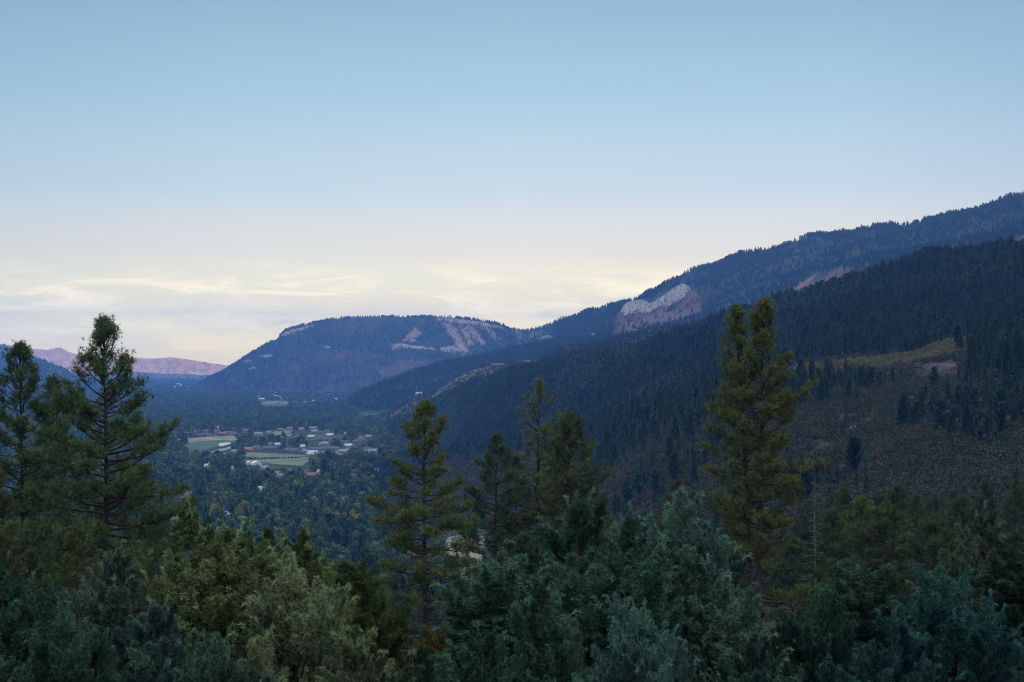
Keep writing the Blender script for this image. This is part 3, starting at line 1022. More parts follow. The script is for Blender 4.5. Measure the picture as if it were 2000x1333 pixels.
def shrub_lo(seed, nb=70, mat=None):
    r = np.random.default_rng(seed)
    m = MB()
    for i in range(nb):
        v = r.normal(size=3); v[2] = abs(v[2]); v /= np.linalg.norm(v)
        p = v * np.array([0.55, 0.55, 0.85]) * r.random() ** 0.3 + [0, 0, 0.05]
        nn_ = v + r.normal(0, 0.6, 3); nn_ /= np.linalg.norm(nn_)
        s = np.cross(nn_, r.normal(size=3)); s /= np.linalg.norm(s); u = np.cross(nn_, s)
        k = r.uniform(0.14, 0.3)
        m.add([p - s * k * .5, p + u * k * .5, p + s * k * .5, p - u * k * .5], f4=[(0, 1, 2, 3)], a=np.clip(r.normal(0.5, 0.25), 0, 1))
    return m.mesh('brush', [mat or M_brush])


def join_lo(pair, name):
    """trunk and crown of a far tree as one mesh, for woods nobody could count"""
    ms = [p for p in pair]
    V, f3, f4, tn, mi = [], [], [], [], []
    n = 0
    polys = []
    for k, me_ in enumerate(ms):
        v = np.empty(len(me_.vertices) * 3, np.float32); me_.vertices.foreach_get('co', v)
        V.append(v.reshape(-1, 3))
        a = np.empty(len(me_.vertices), np.float32); me_.attributes['tint'].data.foreach_get('value', a)
        tn.append(a)
        li = np.empty(len(me_.loops), np.int32); me_.loops.foreach_get('vertex_index', li)
        lt = np.empty(len(me_.polygons), np.int32); me_.polygons.foreach_get('loop_total', lt)
        ls = np.empty(len(me_.polygons), np.int32); me_.polygons.foreach_get('loop_start', ls)
        for sz, lst in ((3, f3), (4, f4)):
            s = ls[lt == sz]
            if len(s):
                lst.append((li[s[:, None] + np.arange(sz)] + n, k))
        n += len(me_.vertices)
    faces, midx = [], []
    for lst in (f3, f4):
        for f, k in lst:
            faces.append(f); midx.append(np.full(len(f), k, np.int32))
    out = mk_mesh(name, np.concatenate(V), faces, [ms[0].materials[0], ms[1].materials[0]], {'tint': np.concatenate(tn)})
    out.polygons.foreach_set('material_index', np.concatenate(midx))
    return out


def stuff(name, pts, rot, scl, idx_, meshes, label, cat):
    """one object: points that carry instanced plants (geometry nodes)"""
    pts = np.asarray(pts, np.float32)
    me_ = bpy.data.meshes.new(name)
    me_.vertices.add(len(pts)); me_.vertices.foreach_set('co', pts.ravel())
    a = me_.attributes.new('turn', 'FLOAT', 'POINT'); a.data.foreach_set('value', np.asarray(rot, np.float32))
    a = me_.attributes.new('size', 'FLOAT_VECTOR', 'POINT'); a.data.foreach_set('vector', np.asarray(scl, np.float32).ravel())
    a = me_.attributes.new('pick', 'INT', 'POINT'); a.data.foreach_set('value', np.asarray(idx_, np.int32))
    o = obj(name, me_)
    ng = bpy.data.node_groups.new(name + '_nodes', 'GeometryNodeTree')
    ng.interface.new_socket('Geometry', in_out='INPUT', socket_type='NodeSocketGeometry')
    ng.interface.new_socket('Geometry', in_out='OUTPUT', socket_type='NodeSocketGeometry')
    N, L = ng.nodes, ng.links
    gi, go = N.new('NodeGroupInput'), N.new('NodeGroupOutput')
    jn = N.new('GeometryNodeJoinGeometry')
    for m_ in meshes:
        src = bpy.data.objects.new(m_.name + '_source', m_)
        oi = N.new('GeometryNodeObjectInfo'); oi.inputs['Object'].default_value = src
        oi.inputs['As Instance'].default_value = True
        L.new(oi.outputs['Geometry'], jn.inputs[0])
    ip = N.new('GeometryNodeInstanceOnPoints')
    ip.inputs['Pick Instance'].default_value = True

    def named(n_, t_):
        x = N.new('GeometryNodeInputNamedAttribute'); x.data_type = t_; x.inputs['Name'].default_value = n_
        return next(s for s in x.outputs if s.enabled)
    L.new(gi.outputs[0], ip.inputs['Points'])
    L.new(jn.outputs[0], ip.inputs['Instance'])
    L.new(named('pick', 'INT'), ip.inputs['Instance Index'])
    cb = N.new('ShaderNodeCombineXYZ'); L.new(named('turn', 'FLOAT'), cb.inputs[2])
    L.new(cb.outputs[0], ip.inputs['Rotation'])
    L.new(named('size', 'FLOAT_VECTOR'), ip.inputs['Scale'])
    L.new(ip.outputs[0], go.inputs[0])
    md = o.modifiers.new('plants', 'NODES'); md.node_group = ng
    return tag(o, label, cat, kind='stuff')


# ------------------------------------------------------------------ sampling plants over the terrain
cellA = np.zeros((NR, NC))
cellA[:-1, :-1] = (TY[1:, :-1] - TY[:-1, :-1]) * (TX[:-1, 1:] - TX[:-1, :-1])


def sample(mask_w, n, seed, h_lo, h_hi, slack=10, hpow=1.0):
    """n plants over cells weighted by area x mask; culled when well hidden. returns x, y, z, h"""
    r = np.random.default_rng(seed)
    w = np.maximum(cellA, 0) * mask_w
    w[:, (cols < -60) | (cols > 2060)] = 0
    w = w.ravel() / w.sum()
    k = r.choice(len(w), n, p=w)
    i, j = k // NC, k % NC
    fi, fj = r.random(n), r.random(n)
    i2, j2 = np.minimum(i + 1, NR - 1), np.minimum(j + 1, NC - 1)
    bl = lambda A: (A[i, j] * (1 - fi) * (1 - fj) + A[i2, j] * fi * (1 - fj) + A[i, j2] * (1 - fi) * fj + A[i2, j2] * fi * fj)
    y = bl(TY); z = bl(TZ)
    px = cols[j] + fj * STEP
    x = (px - CX) / F * y
    h = h_lo + (h_hi - h_lo) * r.random(n) ** hpow
    top = HY - (z + h) * F / y
    vis = top < runmin[np.maximum(i - 1, 0), j] + slack
    vis &= np.minimum(top, 1333) < 1340
    return x[vis], y[vis], z[vis], h[vis]

# ------------------------------------------------------------------ fields, pond, roads on the valley floor (thin sheets)
M_meadow = rough_mat('dry_meadow', (0.075, 0.085, 0.045), (0.135, 0.13, 0.07), 0.03, 0.95, 0, (1, 0.3, 1), (0.10, 0.105, 0.055))
M_tan = rough_mat('dry_grass', (0.13, 0.105, 0.062), (0.21, 0.17, 0.11), 0.03, 0.95, 0, (1, 0.3, 1))
M_lawn = rough_mat('mown_grass', (0.03, 0.055, 0.026), (0.05, 0.08, 0.038), 0.02, 0.95, 0)
M_road = rough_mat('pale_gravel', (0.13, 0.12, 0.115), (0.21, 0.19, 0.18), 0.05, 0.95, 0)
FIELDS = []


def sheet(name, poly, mat, lift, label=None, rag=1.0, keep=True, seed=0, yr=None):
    r = np.random.default_rng(seed + 3)
    pts = []
    n = len(poly)
    for i in range(n):
        a, b = np.array(poly[i], float), np.array(poly[(i + 1) % n], float)
        for t in np.linspace(0, 1, 7)[:-1]:
            q = a + (b - a) * t + np.array([r.normal(0, 1.0), r.normal(0, 0.22)]) * rag * (t > 0)
            pts.append(q)
    xy = [floor_pt(*q) for q in pts]
    if keep: FIELDS.append([tuple(q) for q in poly])
    cxy = np.mean(xy, 0)
    me_ = bpy.data.meshes.new(name)
    zz = FLOOR + lift
    me_.from_pydata([(a - cxy[0], b - cxy[1], 0) for a, b in xy], [], [list(range(len(xy)))])
    me_.materials.append(mat); me_.update()
    o = obj(name, me_, loc=(cxy[0], cxy[1], zz))
    return tag(o, label, kind='structure')


sheet('field', [(512, 899), (606, 893), (603, 902), (589, 911), (540, 908), (507, 904)], M_meadow, 0.5)
sheet('field', [(470, 899.5), (512, 898.5), (500, 906), (472, 907)], M_tan, 0.45)
sheet('field', [(482, 884), (520, 886), (560, 887), (603, 891), (560, 895), (512, 897.5), (478, 893)], M_meadow, 0.4, seed=4)
sheet('lawn', [(347, 873), (388, 862), (438, 860), (463, 863), (426, 873), (396, 881), (365, 880), (346, 877)], M_lawn, 0.42)
sheet('path', [(403, 888), (425, 879), (448, 874), (470, 868.5), (500, 860), (530, 855.5), (555, 852), (574, 846), (576, 848.5), (555, 855.5), (532, 859), (502, 864), (472, 872), (450, 878), (428, 883), (408, 890)], M_road, 0.55, rag=0.6)
sheet('field', [(536, 853), (570, 845), (573, 838), (548, 839), (530, 846)], M_meadow, 0.46, seed=5)
sheet('field', [(506, 790), (537, 791), (567, 790), (562, 785), (520, 784)], M_meadow, 0.5, rag=.5)
sheet('field', [(388, 786), (426, 784.5), (424, 782.5), (390, 783.5)], M_tan, 0.5, rag=.3)
sheet('field', [(691, 796), (712, 795), (742, 801), (735, 812), (704, 812), (697, 803)], M_meadow, 0.5, rag=.6)
sheet('field', [(255, 857), (313, 857), (311, 853), (262, 853)], M_tan, 0.5, rag=.5)
sheet('field', [(250, 797), (285, 795), (285, 791), (255, 792)], M_meadow, 0.5, rag=.4)
sheet('field', [(410, 888), (440, 886), (462, 893), (440, 902), (412, 896)], M_tan, 0.38, rag=.8, seed=9)
sheet('field', [(590, 884), (690, 880), (712, 884), (700, 890), (600, 889)], M_road, 0.36, rag=.8, seed=12)
sheet('field', [(340, 858), (480, 850), (500, 856), (460, 861), (350, 866)], M_tan, 0.30, rag=.8, seed=13)
sheet('field', [(846, 1062), (880, 1050), (912, 1046), (965, 1044), (975, 1080), (940, 1100), (905, 1125), (870, 1120), (850, 1085)], M_tan, 0.5, rag=1.5, seed=15)
sheet('field', [(880, 1049), (950, 1043), (975, 1046), (960, 1062), (900, 1058)], M_meadow, 0.54, rag=1.5, keep=False, seed=16)
# pond
m, n, l = mat_new('pond_water')
b = n.new('ShaderNodeBsdfPrincipled'); b.inputs['Base Color'].default_value = (0.02, 0.03, 0.035, 1); b.inputs['Roughness'].default_value = 0.03
b.inputs['IOR'].default_value = 1.33
o = n.new('ShaderNodeOutputMaterial'); l.new(b.outputs[0], o.inputs[0])
M_water = m
sheet('pond', [(427, 867.5), (434, 866), (449, 865.2), (450, 869), (443, 870), (436, 872.5), (427, 873)], M_water, 0.8, rag=0.4)

# ------------------------------------------------------------------ templates of far plants
LC = [conifer_lo(20 + i, nb=(120, 100, 90, 120)[i], R=(0.21, 0.25, 0.17, 0.23)[i], broadtop=(i == 1)) for i in range(4)]
HC = [conifer_lo(40 + i, nb=330, R=(0.24, 0.28, 0.20, 0.26, 0.22)[i], broadtop=(i in (1, 3))) for i in range(5)]
LB = [broad_lo(60 + i, R=(0.42, 0.5, 0.36, 0.46)[i], nb=240, size=0.13) for i in range(4)]
HB = [broad_lo(80 + i, R=(0.40, 0.48, 0.34, 0.44, 0.38)[i], nb=900, size=0.07, nblob=14) for i in range(5)]
PB = [broad_lo(95 + i, R=0.14, nb=500, size=0.055, tall=True) for i in range(2)]
SH = [shrub_lo(110 + i, nb=(60, 70, 80)[i]) for i in range(3)]
LCj = [join_lo(p, 'far_conifer') for p in LC]
LBj = [join_lo(p, 'far_broadleaf') for p in LB]

flat = (TZ < FLOOR + 4)
inf = np.zeros((NR, NC), bool)
for f in FIELDS:
    inf |= inpoly(PXg, PY, f)


def in_fields(x, y, up=0.0):
    px = x / y * F + CX; py = HY - (gz(x, y) + up) * F / y
    r = np.zeros(len(px), bool)
    for f in FIELDS: r |= inpoly(px, py, f)
    return r


cn = fbm(TX / 45, TY / 110, 201, 3)     # clumping
cn2 = fbm(TX / 120, TY / 260, 205, 3)


def uni(n, seed):
    r = np.random.default_rng(seed)
    return r.uniform(0, 2 * pi, n), r


def put_stuff(name, X, meshes, seed, label, cat, wide=1.0):
    x, y, z, h = X
    n_ = len(x)
    rot, r = uni(n_, seed)
    s = np.stack([h * wide * r.uniform(0.8, 1.25, n_), h * wide * r.uniform(0.8, 1.25, n_), h], -1)
    stuff(name, np.stack([x, y, z - 0.25], -1), rot, s, r.integers(0, len(meshes), n_), meshes, label, cat)


def cat4(*a): return tuple(np.concatenate(v) for v in zip(*a))
def take(X, m): return tuple(v[m] for v in X)


# big mountain, mesa, blue ridge: woods of tiny trees
mw = (((seg >= 13) & (seg <= 14))[:, None] * ~flat) * (0.25 + 1.6 * (cn > 0.42))
bare = np.zeros((NR, NC))
bare = np.maximum(bare, (scree > 0.3))
for poly in ([(1215, 595), (1262, 585), (1330, 555), (1352, 560), (1368, 598), (1372, 614), (1320, 632), (1200, 664), (1190, 662)],
             [(1530, 590), (1560, 560), (1600, 535), (1640, 524), (1668, 524), (1660, 540), (1600, 570), (1540, 600)],
             [(1960, 490), (1980, 468), (2010, 455), (2010, 500)], [(760, 670), (920, 670), (920, 690), (760, 690)], [(730, 720), (860, 700), (860, 708), (745, 740)]):
    bare = np.maximum(bare, inpoly(PXg, PY, poly) * 0.93)
bare = np.maximum(bare, (S2 >= 10) * (col[..., 0] > 0.11) * 0.9)
Xm = sample(mw * (PXg < 1080) * (1 - bare), 26000, 301, 8, 14, slack=6)
Xm2 = sample(mw * (PXg >= 1080) * (1 - bare), 42000, 302, 9, 17, slack=6)
# the crest line itself carries a fringe of trees
crest = np.zeros((NR, NC)); cr_i = np.where(seg == 14)[0][0]
crest[cr_i - 1:cr_i + 1] = ((PXg > 400) & (~flat))[cr_i - 1:cr_i + 1] * (0.35 + (cn > 0.5))[cr_i - 1:cr_i + 1]
Xc = sample(crest * (PXg > 1080), 2300, 303, 9, 19, slack=30)
Xc2 = sample(crest * (PXg <= 1080) * (PXg > 500), 1300, 304, 8, 15, slack=30)
put_stuff('mesa_forest', cat4(Xm, Xc2), LCj, 1, 'blue hazy pine wood covering the flat-topped mesa', 'forest', 1.15)
put_stuff('mountain_forest', cat4(Xm2, Xc), LCj, 2, 'dark blue pine wood covering the big mountain up to its ragged skyline', 'forest')
Xr = sample(((seg == 10) | (seg == 11) | (seg == 12))[:, None] * (~flat) * (1 - bare) * (0.5 + (cn > 0.4)), 26000, 305, 9, 15, slack=6)
put_stuff('ridge_forest', Xr, LCj, 3, 'blue wood on the low ridge in front of the mesa', 'forest')
# far mesas: scattered juniper dots
Xf = sample(((seg == 17) | (seg == 18))[:, None] * (PXg < 480) * (cn > 0.35), 2600, 306, 5, 9, slack=4)
put_stuff('distant_scrub', Xf, LCj, 4, 'small dark junipers dotted over the far sunlit mesas', 'scrub', 1.5)
# the forested middle slope
sc = sample(((seg == 7)[:, None] * (~flat)) * (0.25 + 0.9 * (cn > 0.4)) * (0.3 + 0.7 * (cn2 > 0.36)), 36000, 310, 10, 20, slack=8)
kn_ = sample((((seg == 8) | (seg == 9))[:, None] * (~flat)) * (0.08 + 0.5 * (cn2 > 0.55)), 5200, 311, 4, 9, slack=8)
# terrace and brush hill conifers
grass = inpoly(PXg, PY, [(1500, 735), (1560, 715), (1790, 690), (1850, 668), (1930, 655), (1930, 668), (1800, 706), (1700, 722), (1560, 740)])
t6 = sample(((seg == 6)[:, None] * (~flat)) * (0.3 + 1.0 * (cn > 0.45)) * (~grass), 1500, 312, 8, 15, slack=8)
brushhill = ((seg == 5)[:, None] * (~flat))
b1z = brushhill * (0.02 + 1.0 * ((PY < 880) & (cn > 0.52) & (PXg > 1150)) + 0.5 * ((cn2 > 0.6)) + 0.5 * (PXg < 1150) * (PY < 900)) * (~grass) * (~inpoly(PXg, PY, [(1700, 700), (1890, 690), (1890, 750), (1700, 745)]))
t5 = sample(b1z, 1500, 313, 6, 13, slack=8)
# near slope conifers, kept under the sight line
nx = sample(((seg == 4)[:, None]) * (~inf) * (0.4 + (cn > 0.45)), 2600, 314, 8, 17, slack=30)
lim = lambda px: np.interp(px, [0, 350, 700, 760, 830, 850, 960, 1000, 1300, 1560, 1600, 2000], [1000, 1085, 1095, 1095, 1100, 1140, 1140, 1080, 985, 985, 965, 950])
# valley floor
vden = np.where(PY < 800, 0.8 + 0.7 * (cn2 > 0.5), 0.55 + 0.8 * (cn > 0.42))
town = inpoly(PXg, PY, [(335, 842), (560, 838), (700, 850), (760, 880), (735, 900), (600, 914), (470, 912), (400, 912), (330, 880)])
vden = np.where(town, 0.12 + 0.75 * (cn > 0.5), vden)
town2 = inpoly(PXg, PY, [(500, 768), (640, 766), (690, 790), (560, 792), (500, 786)])
vden = np.where(town2, vden * 0.35, vden)
vz = flat & (TY > 820) & (TY < 7600) & (~inf) & (PXg < 1010)
# scale so that the picture, not the ground, fills evenly
dist_w = 1.0 / np.maximum(TY, 900) ** 0.9
Xv = sample(vz * vden * dist_w * 3000, 21000, 320, 7, 17, slack=10)
Xvf = sample((flat & (TY > 5000) & (TY < 10400) & (PXg < 700)) * (0.2 + (cn2 > 0.5)), 6000, 321, 7, 13, slack=6)
Xv = take(Xv, ~in_fields(Xv[0], Xv[1]))
near = Xv[1] < 2000
hh = Xv[3].copy(); hh[near] = hh[near] * 1.3 + 3
Xv = (Xv[0], Xv[1], Xv[2], hh)
# trees must not stand in front of the meadows
pxv = Xv[0] / Xv[1] * F + CX
topv = HY - (Xv[2] + Xv[3]) * F / Xv[1]
basev = HY - Xv[2] * F / Xv[1]
block = np.zeros(len(pxv), bool)
for f in ([(505, 892), (606, 890), (606, 905), (590, 911), (505, 909)], [(425, 864), (452, 864), (452, 874), (425, 874)], [(360, 862), (460, 858), (440, 876), (370, 878)], [(478, 884), (600, 884), (600, 890), (478, 893)],
          [(852, 1064), (880, 1048), (950, 1040), (950, 1085), (925, 1105), (870, 1095)], [(695, 795), (742, 795), (742, 808), (704, 808)], [(508, 784), (565, 784), (565, 791), (508, 791)], [(470, 900), (506, 899), (506, 908), (475, 908)]):
    for q in (0.25, 0.5, 0.75, 1.0):
        block |= inpoly(pxv, basev + (topv - basev) * q, f)
Xv = take(Xv, ~block)
rk = np.random.default_rng(77)
is_con = rk.random(len(Xv[0])) < np.where(Xv[1] < 1700, 0.38, 0.12)
Xvb, Xvc = take(Xv, ~is_con), take(Xv, is_con)

# ------------------------------------------------------------------ houses in the valley
HM = {}


def flatmat(key, c):
    if key not in HM:
        HM[key] = rough_mat(key, tuple(v * 0.85 for v in c), tuple(min(1, v * 1.12) for v in c), 0.8, 0.7, 0.0)
    return HM[key]


WALLS = {'white': (0.30, 0.29, 0.28), 'tan': (0.26, 0.2, 0.14), 'brown': (0.2, 0.12, 0.08), 'red': (0.2, 0.075, 0.06), 'grey': (0.18, 0.18, 0.19), 'pink': (0.3, 0.21, 0.19), 'yellow': (0.5, 0.42, 0.25)}
ROOFS = {'slate': (0.06, 0.06, 0.085), 'brown': (0.14, 0.085, 0.07), 'pale': (0.17, 0.17, 0.18), 'red': (0.28, 0.10, 0.08), 'white': (0.36, 0.36, 0.36), 'grey': (0.12, 0.12, 0.135)}
M_pane = flatmat('window_glass', (0.03, 0.04, 0.05))
M_trim = flatmat('door_paint', (0.25, 0.2, 0.17))


def house(px, py, w, wall, roof, label, rot=0.3, d=None, hw=3.0, hr=3.4, wing=True, group=None, detail=True, cat='house', ground=False):
    if ground:
        x, y, z = hit(px, py, 100)
    else:
        x, y = floor_pt(px, py); z = FLOOR
    w *= 0.86
    d = d or w * 0.6
    e = obj('house', None, loc=(x, y, z + 0.1), rotz=rot)
    tag(e, label, cat, group)
    m1 = MB()
    m1.box(-w / 2, w / 2, -d / 2, d / 2, -1, hw)
    m1.add([(-w / 2, -d / 2, hw), (-w / 2, d / 2, hw), (-w / 2, 0, hw + hr), (w / 2, -d / 2, hw), (w / 2, d / 2, hw), (w / 2, 0, hw + hr)], f3=[(0, 2, 1), (3, 4, 5)])
    if wing:
        a = w * 0.12
        m1.box(a, a + w * 0.3, -d / 2 - w * 0.22, -d / 2 - 0.02, -1, hw - 0.3)
        m1.add([(a, -d / 2 - w * .22, hw - .3), (a + w * .3, -d / 2 - w * .22, hw - .3), (a + w * .15, -d / 2 - w * .22, hw + hr * .55)], f3=[(0, 1, 2)])
    obj('wall', m1.mesh('wall', [flatmat('wall_' + wall, WALLS[wall])]), e)
    r_ = MB()
    o_ = 0.6; T = 0.25

    def slab(p):
        p = np.array(p); q = p + [0, 0, T]
        r_.add(np.concatenate([p, q]), f4=[(0, 3, 2, 1), (4, 5, 6, 7), (0, 1, 5, 4), (1, 2, 6, 5), (2, 3, 7, 6), (3, 0, 4, 7)])
    k = hr / (d / 2)
    for s in (-1, 1):
        slab([(-w / 2 - o_, s * (d / 2 + o_), hw - k * o_ + .03), (w / 2 + o_, s * (d / 2 + o_), hw - k * o_ + .03), (w / 2 + o_, 0, hw + hr + .03), (-w / 2 - o_, 0, hw + hr + .03)])
    if wing:
        a0, a1, am = a - .4, a + w * .3 + .4, a + w * .15
        y0, y1 = -d / 2 - w * .22 - .5, -d * 0.12
        zt = hw + hr * .55
        for (p, q) in ((a0, am), (a1, am)):
            slab([(p, y0, hw - .45), (q, y0, zt + .05), (q, y1, zt + .05), (p, y1, hw - .45)])
    ro = obj('roof', r_.mesh('roof', [flatmat('roof_' + roof, ROOFS[roof])]), e)
    if detail:
        c = MB(); c.box(-w * .25, -w * .25 + .9, .3, 1.2, hw + hr * .4, hw + hr + 1.0)
        obj('chimney', c.mesh('chimney', [flatmat('wall_brown', WALLS['brown'])]), ro)
        for wx in (-w * .36, -w * .18):
            m2 = MB(); m2.box(wx - .8, wx + .8, -d / 2 - .05, -d / 2 + .05, 1.0, 2.3)
            obj('window', m2.mesh('window', [M_pane]), e)
        if wing:
            m2 = MB(); yy = -d / 2 - w * .22; m2.box(a + w * .05, a + w * .25, yy - .06, yy + .05, 0, 2.3)
            obj('garage_door', m2.mesh('garage_door', [M_trim]), e)
        m2 = MB(); m2.box(-w * .04 - .5, -w * .04 + .5, -d / 2 - .06, -d / 2 + .05, 0, 2.1)
        obj('door', m2.mesh('door', [M_trim]), e)
    return x, y, w


HOUSES = [
    (486, 882, 15, 'white', 'red', 'white house with reddish roof on the meadow edge right below the bright pond', 0.2),
    (502, 879, 14, 'white', 'brown', 'small white house between the red-roofed white house and the large brown barn', -0.3),
    (526, 880, 26, 'brown', 'slate', 'large orange-brown house with dark roof in the middle of the meadow edge', 0.5),
    (571, 884, 27, 'grey', 'slate', 'big grey house with slate roof left of the gravel yard', -0.4),
    (620, 882, 28, 'grey', 'slate', 'widest slate-roofed house, right of the gravel yard', 0.2),
    (652, 881, 24, 'grey', 'slate', 'slate-roofed house right next to the widest one', -0.2),
    (671, 886, 20, 'pink', 'pale', 'pinkish house with pale roof at the right end of the meadow edge', 0.4),
    (459, 887, 11, 'white', 'pale', 'small flat white building on bare ground below the pond', 0.0),
    (595, 886, 9, 'white', 'pale', 'small white shed on the gravel yard between two slate-roofed houses', 0.1),
    (632, 871, 18, 'white', 'pale', 'white house with a bright roof in the trees above the slate-roofed houses', 0.6),
    (542, 873, 10, 'white', 'white', 'bright white little house just above the large orange-brown house', 0.0),
    (528, 872, 8, 'white', 'grey', 'tiny white house left of the bright white little house', 0.2),
    (591, 877, 9, 'white', 'white', 'tiny white-roofed house in the trees above the gravel yard', 0.2),
    (400, 916, 13, 'pink', 'white', 'pink house with a white roof among trees left below the grey shrubs', 0.1),
    (411, 913, 6, 'white', 'white', 'white shed beside the pink house with a white roof', 0.1),
    (452, 922, 12, 'yellow', 'pale', 'yellowish low building in the trees below the white domes', 0.2),
    (548, 936, 14, 'white', 'grey', 'white house with grey roof in the trees below the tan meadow', -0.4),
    (538, 932, 8, 'white', 'pale', 'white shed left of the grey-roofed white house below the tan meadow', 0.3),
    (610, 934, 17, 'red', 'brown', 'reddish house with brown roof among tall trees below the right end of the meadow', 0.2),
    (690, 936, 10, 'pink', 'brown', 'narrow pink house wall glimpsed between tall trees', 0.3),
    (733, 926, 13, 'red', 'slate', 'deep red house in the trees left of the middle pine', -0.3),
    (445, 1013, 7.5, 'grey', 'white', 'bright white roof alone in the dark wood above the olive juniper', 0.6),
    (510, 962, 7, 'white', 'white', 'white speck of a house in the middle of the dark valley wood', 0.3),
    (538, 984, 5, 'white', 'white', 'smallest white shed in the dark wood, right of the lone white roof', 0.1),
    (343, 966, 9, 'white', 'grey', 'white house under trees at the left edge of the valley wood', 0.4),
    (357, 973, 22, 'grey', 'grey', 'long grey roof below the white house at the left edge of the valley wood', 0.05),
    (404, 846, 9, 'tan', 'brown', 'tan fronted house in the brown-roofed row behind the lawn', 0.2),
    (424, 847, 14, 'red', 'brown', 'red-brown house in the row behind the lawn, left of the round tree', 0.1),
    (423, 839, 8, 'white', 'white', 'white flat house at the back of the row behind the lawn', 0.1),
    (480, 845, 14, 'red', 'red', 'rust red house right of the round tree behind the lawn', 0.1),
    (505, 851, 18, 'white', 'pale', 'long white house at the right end of the row behind the lawn', 0.0),
    (525, 849, 10, 'white', 'pale', 'white house standing alone left of the upper meadow', 0.2),
    (548, 843, 13, 'tan', 'brown', 'brown house at the top edge of the upper meadow', 0.2),
    (566, 841, 12, 'tan', 'red', 'reddish tan house at the right end of the upper meadow', -0.2),
    (588, 842, 13, 'tan', 'pale', 'tan house with light gable among trees right of the upper meadow', 0.5),
    (612, 840, 17, 'tan', 'pale', 'wider tan house right of the light gabled one above the meadows', 0.2),
    (693, 791, 17, 'white', 'white', 'white long shed left above the green field at the foot of the forest slope', 0.0),
    (739, 800, 30, 'white', 'white', 'long white building on the green field at the foot of the forest slope', 0.1),
    (511, 781, 24, 'white', 'white', 'white building at the left of the hamlet at the foot of the mesa', 0.0),
    (545, 781, 26, 'pink', 'pale', 'pinkish long building in the middle of the hamlet at the foot of the mesa', 0.0),
]
spots_h = []
for hset in HOUSES:
    spots_h.append(house(*hset[:6], rot=hset[6], detail=hset[2] > 12 and hset[1] > 860))
n_main = len(spots_h)
r = np.random.default_rng(55)
# brown-roofed subdivision behind the lawn
for i in range(24):
    px = 345 + i * 5.6 + r.uniform(-2, 2); py = 850 + r.uniform(-6, 7) - (px - 345) * 0.03
    spots_h.append(house(px, py, r.uniform(12, 19), ['tan', 'brown', 'pink', 'grey'][r.integers(0, 4)], ['slate', 'brown', 'slate', 'grey'][r.integers(0, 4)],
                         'low dark-roofed house in the crowded rows behind the green lawn', rot=r.uniform(-.5, .5), detail=False, group='dark-roofed houses behind the lawn'))
for i in range(26):
    px = r.uniform(500, 690); py = r.uniform(768, 792)
    spots_h.append(house(px, py, r.uniform(13, 24), ['white', 'white', 'pink', 'tan'][r.integers(0, 4)], ['white', 'pale', 'pale', 'brown'][r.integers(0, 4)],
                         'tiny pale house scattered in the hazy hamlet below the mesa', rot=r.uniform(-.5, .5), detail=False, hw=4.5, hr=3, group='tiny pale houses below the mesa'))
keep_a = len(spots_h)
for i in range(26):
    px = r.uniform(600, 735); py = r.uniform(845, 892)
    spots_h.append(house(px, py, r.uniform(10, 17), ['white', 'grey', 'pink', 'tan'][r.integers(0, 4)], ['pale', 'slate', 'slate', 'white', 'brown'][r.integers(0, 5)],
                         'house half hidden among the garden trees right of the meadow', rot=r.uniform(-.6, .6), detail=False, group='garden houses right of the meadow'))
keep_b = len(spots_h)
for i in range(16):
    px = r.uniform(345, 760); py = r.uniform(915, 960)
    spots_h.append(house(px, py, r.uniform(7, 12), ['white', 'pink', 'tan', 'yellow'][r.integers(0, 4)], ['pale', 'white', 'brown'][r.integers(0, 3)],
                         'small house glimpsed between the tall valley trees below the meadow', rot=r.uniform(-.6, .6), detail=False, group='houses glimpsed in the valley wood'))
for i in range(12):
    px = r.uniform(330, 420); py = r.uniform(752, 770)
    spots_h.append(house(px, py, r.uniform(20, 34), 'white', 'white', 'distant pale building at the far end of the valley under the pink mesas', rot=r.uniform(-.3, .3), detail=False, hw=6, hr=4,
                         group='distant pale buildings under the pink mesas'))
house(818, 772, 22, 'white', 'white', 'white roofed cabin on the blue ridge left of the bare knoll', rot=0.5, ground=True, detail=False, hw=4, hr=4)
house(1788, 526, 10, 'white', 'white', 'white cabin alone high in the forest near the top right ridge', rot=0.2, ground=True, detail=False)
for px, py, w_, lb in ((972, 716, 30, 'long flat reddish lodge on the crest right of the bare knoll'), (1038, 711, 34, 'second reddish lodge further right along the scrub crest'),
                       (1242, 648, 34, 'reddish building group on the scrub shoulder under the big cliff')):
    house(px, py, w_, 'red', 'brown', lb, rot=0.1, ground=True, detail=False, hw=3.5, hr=2)


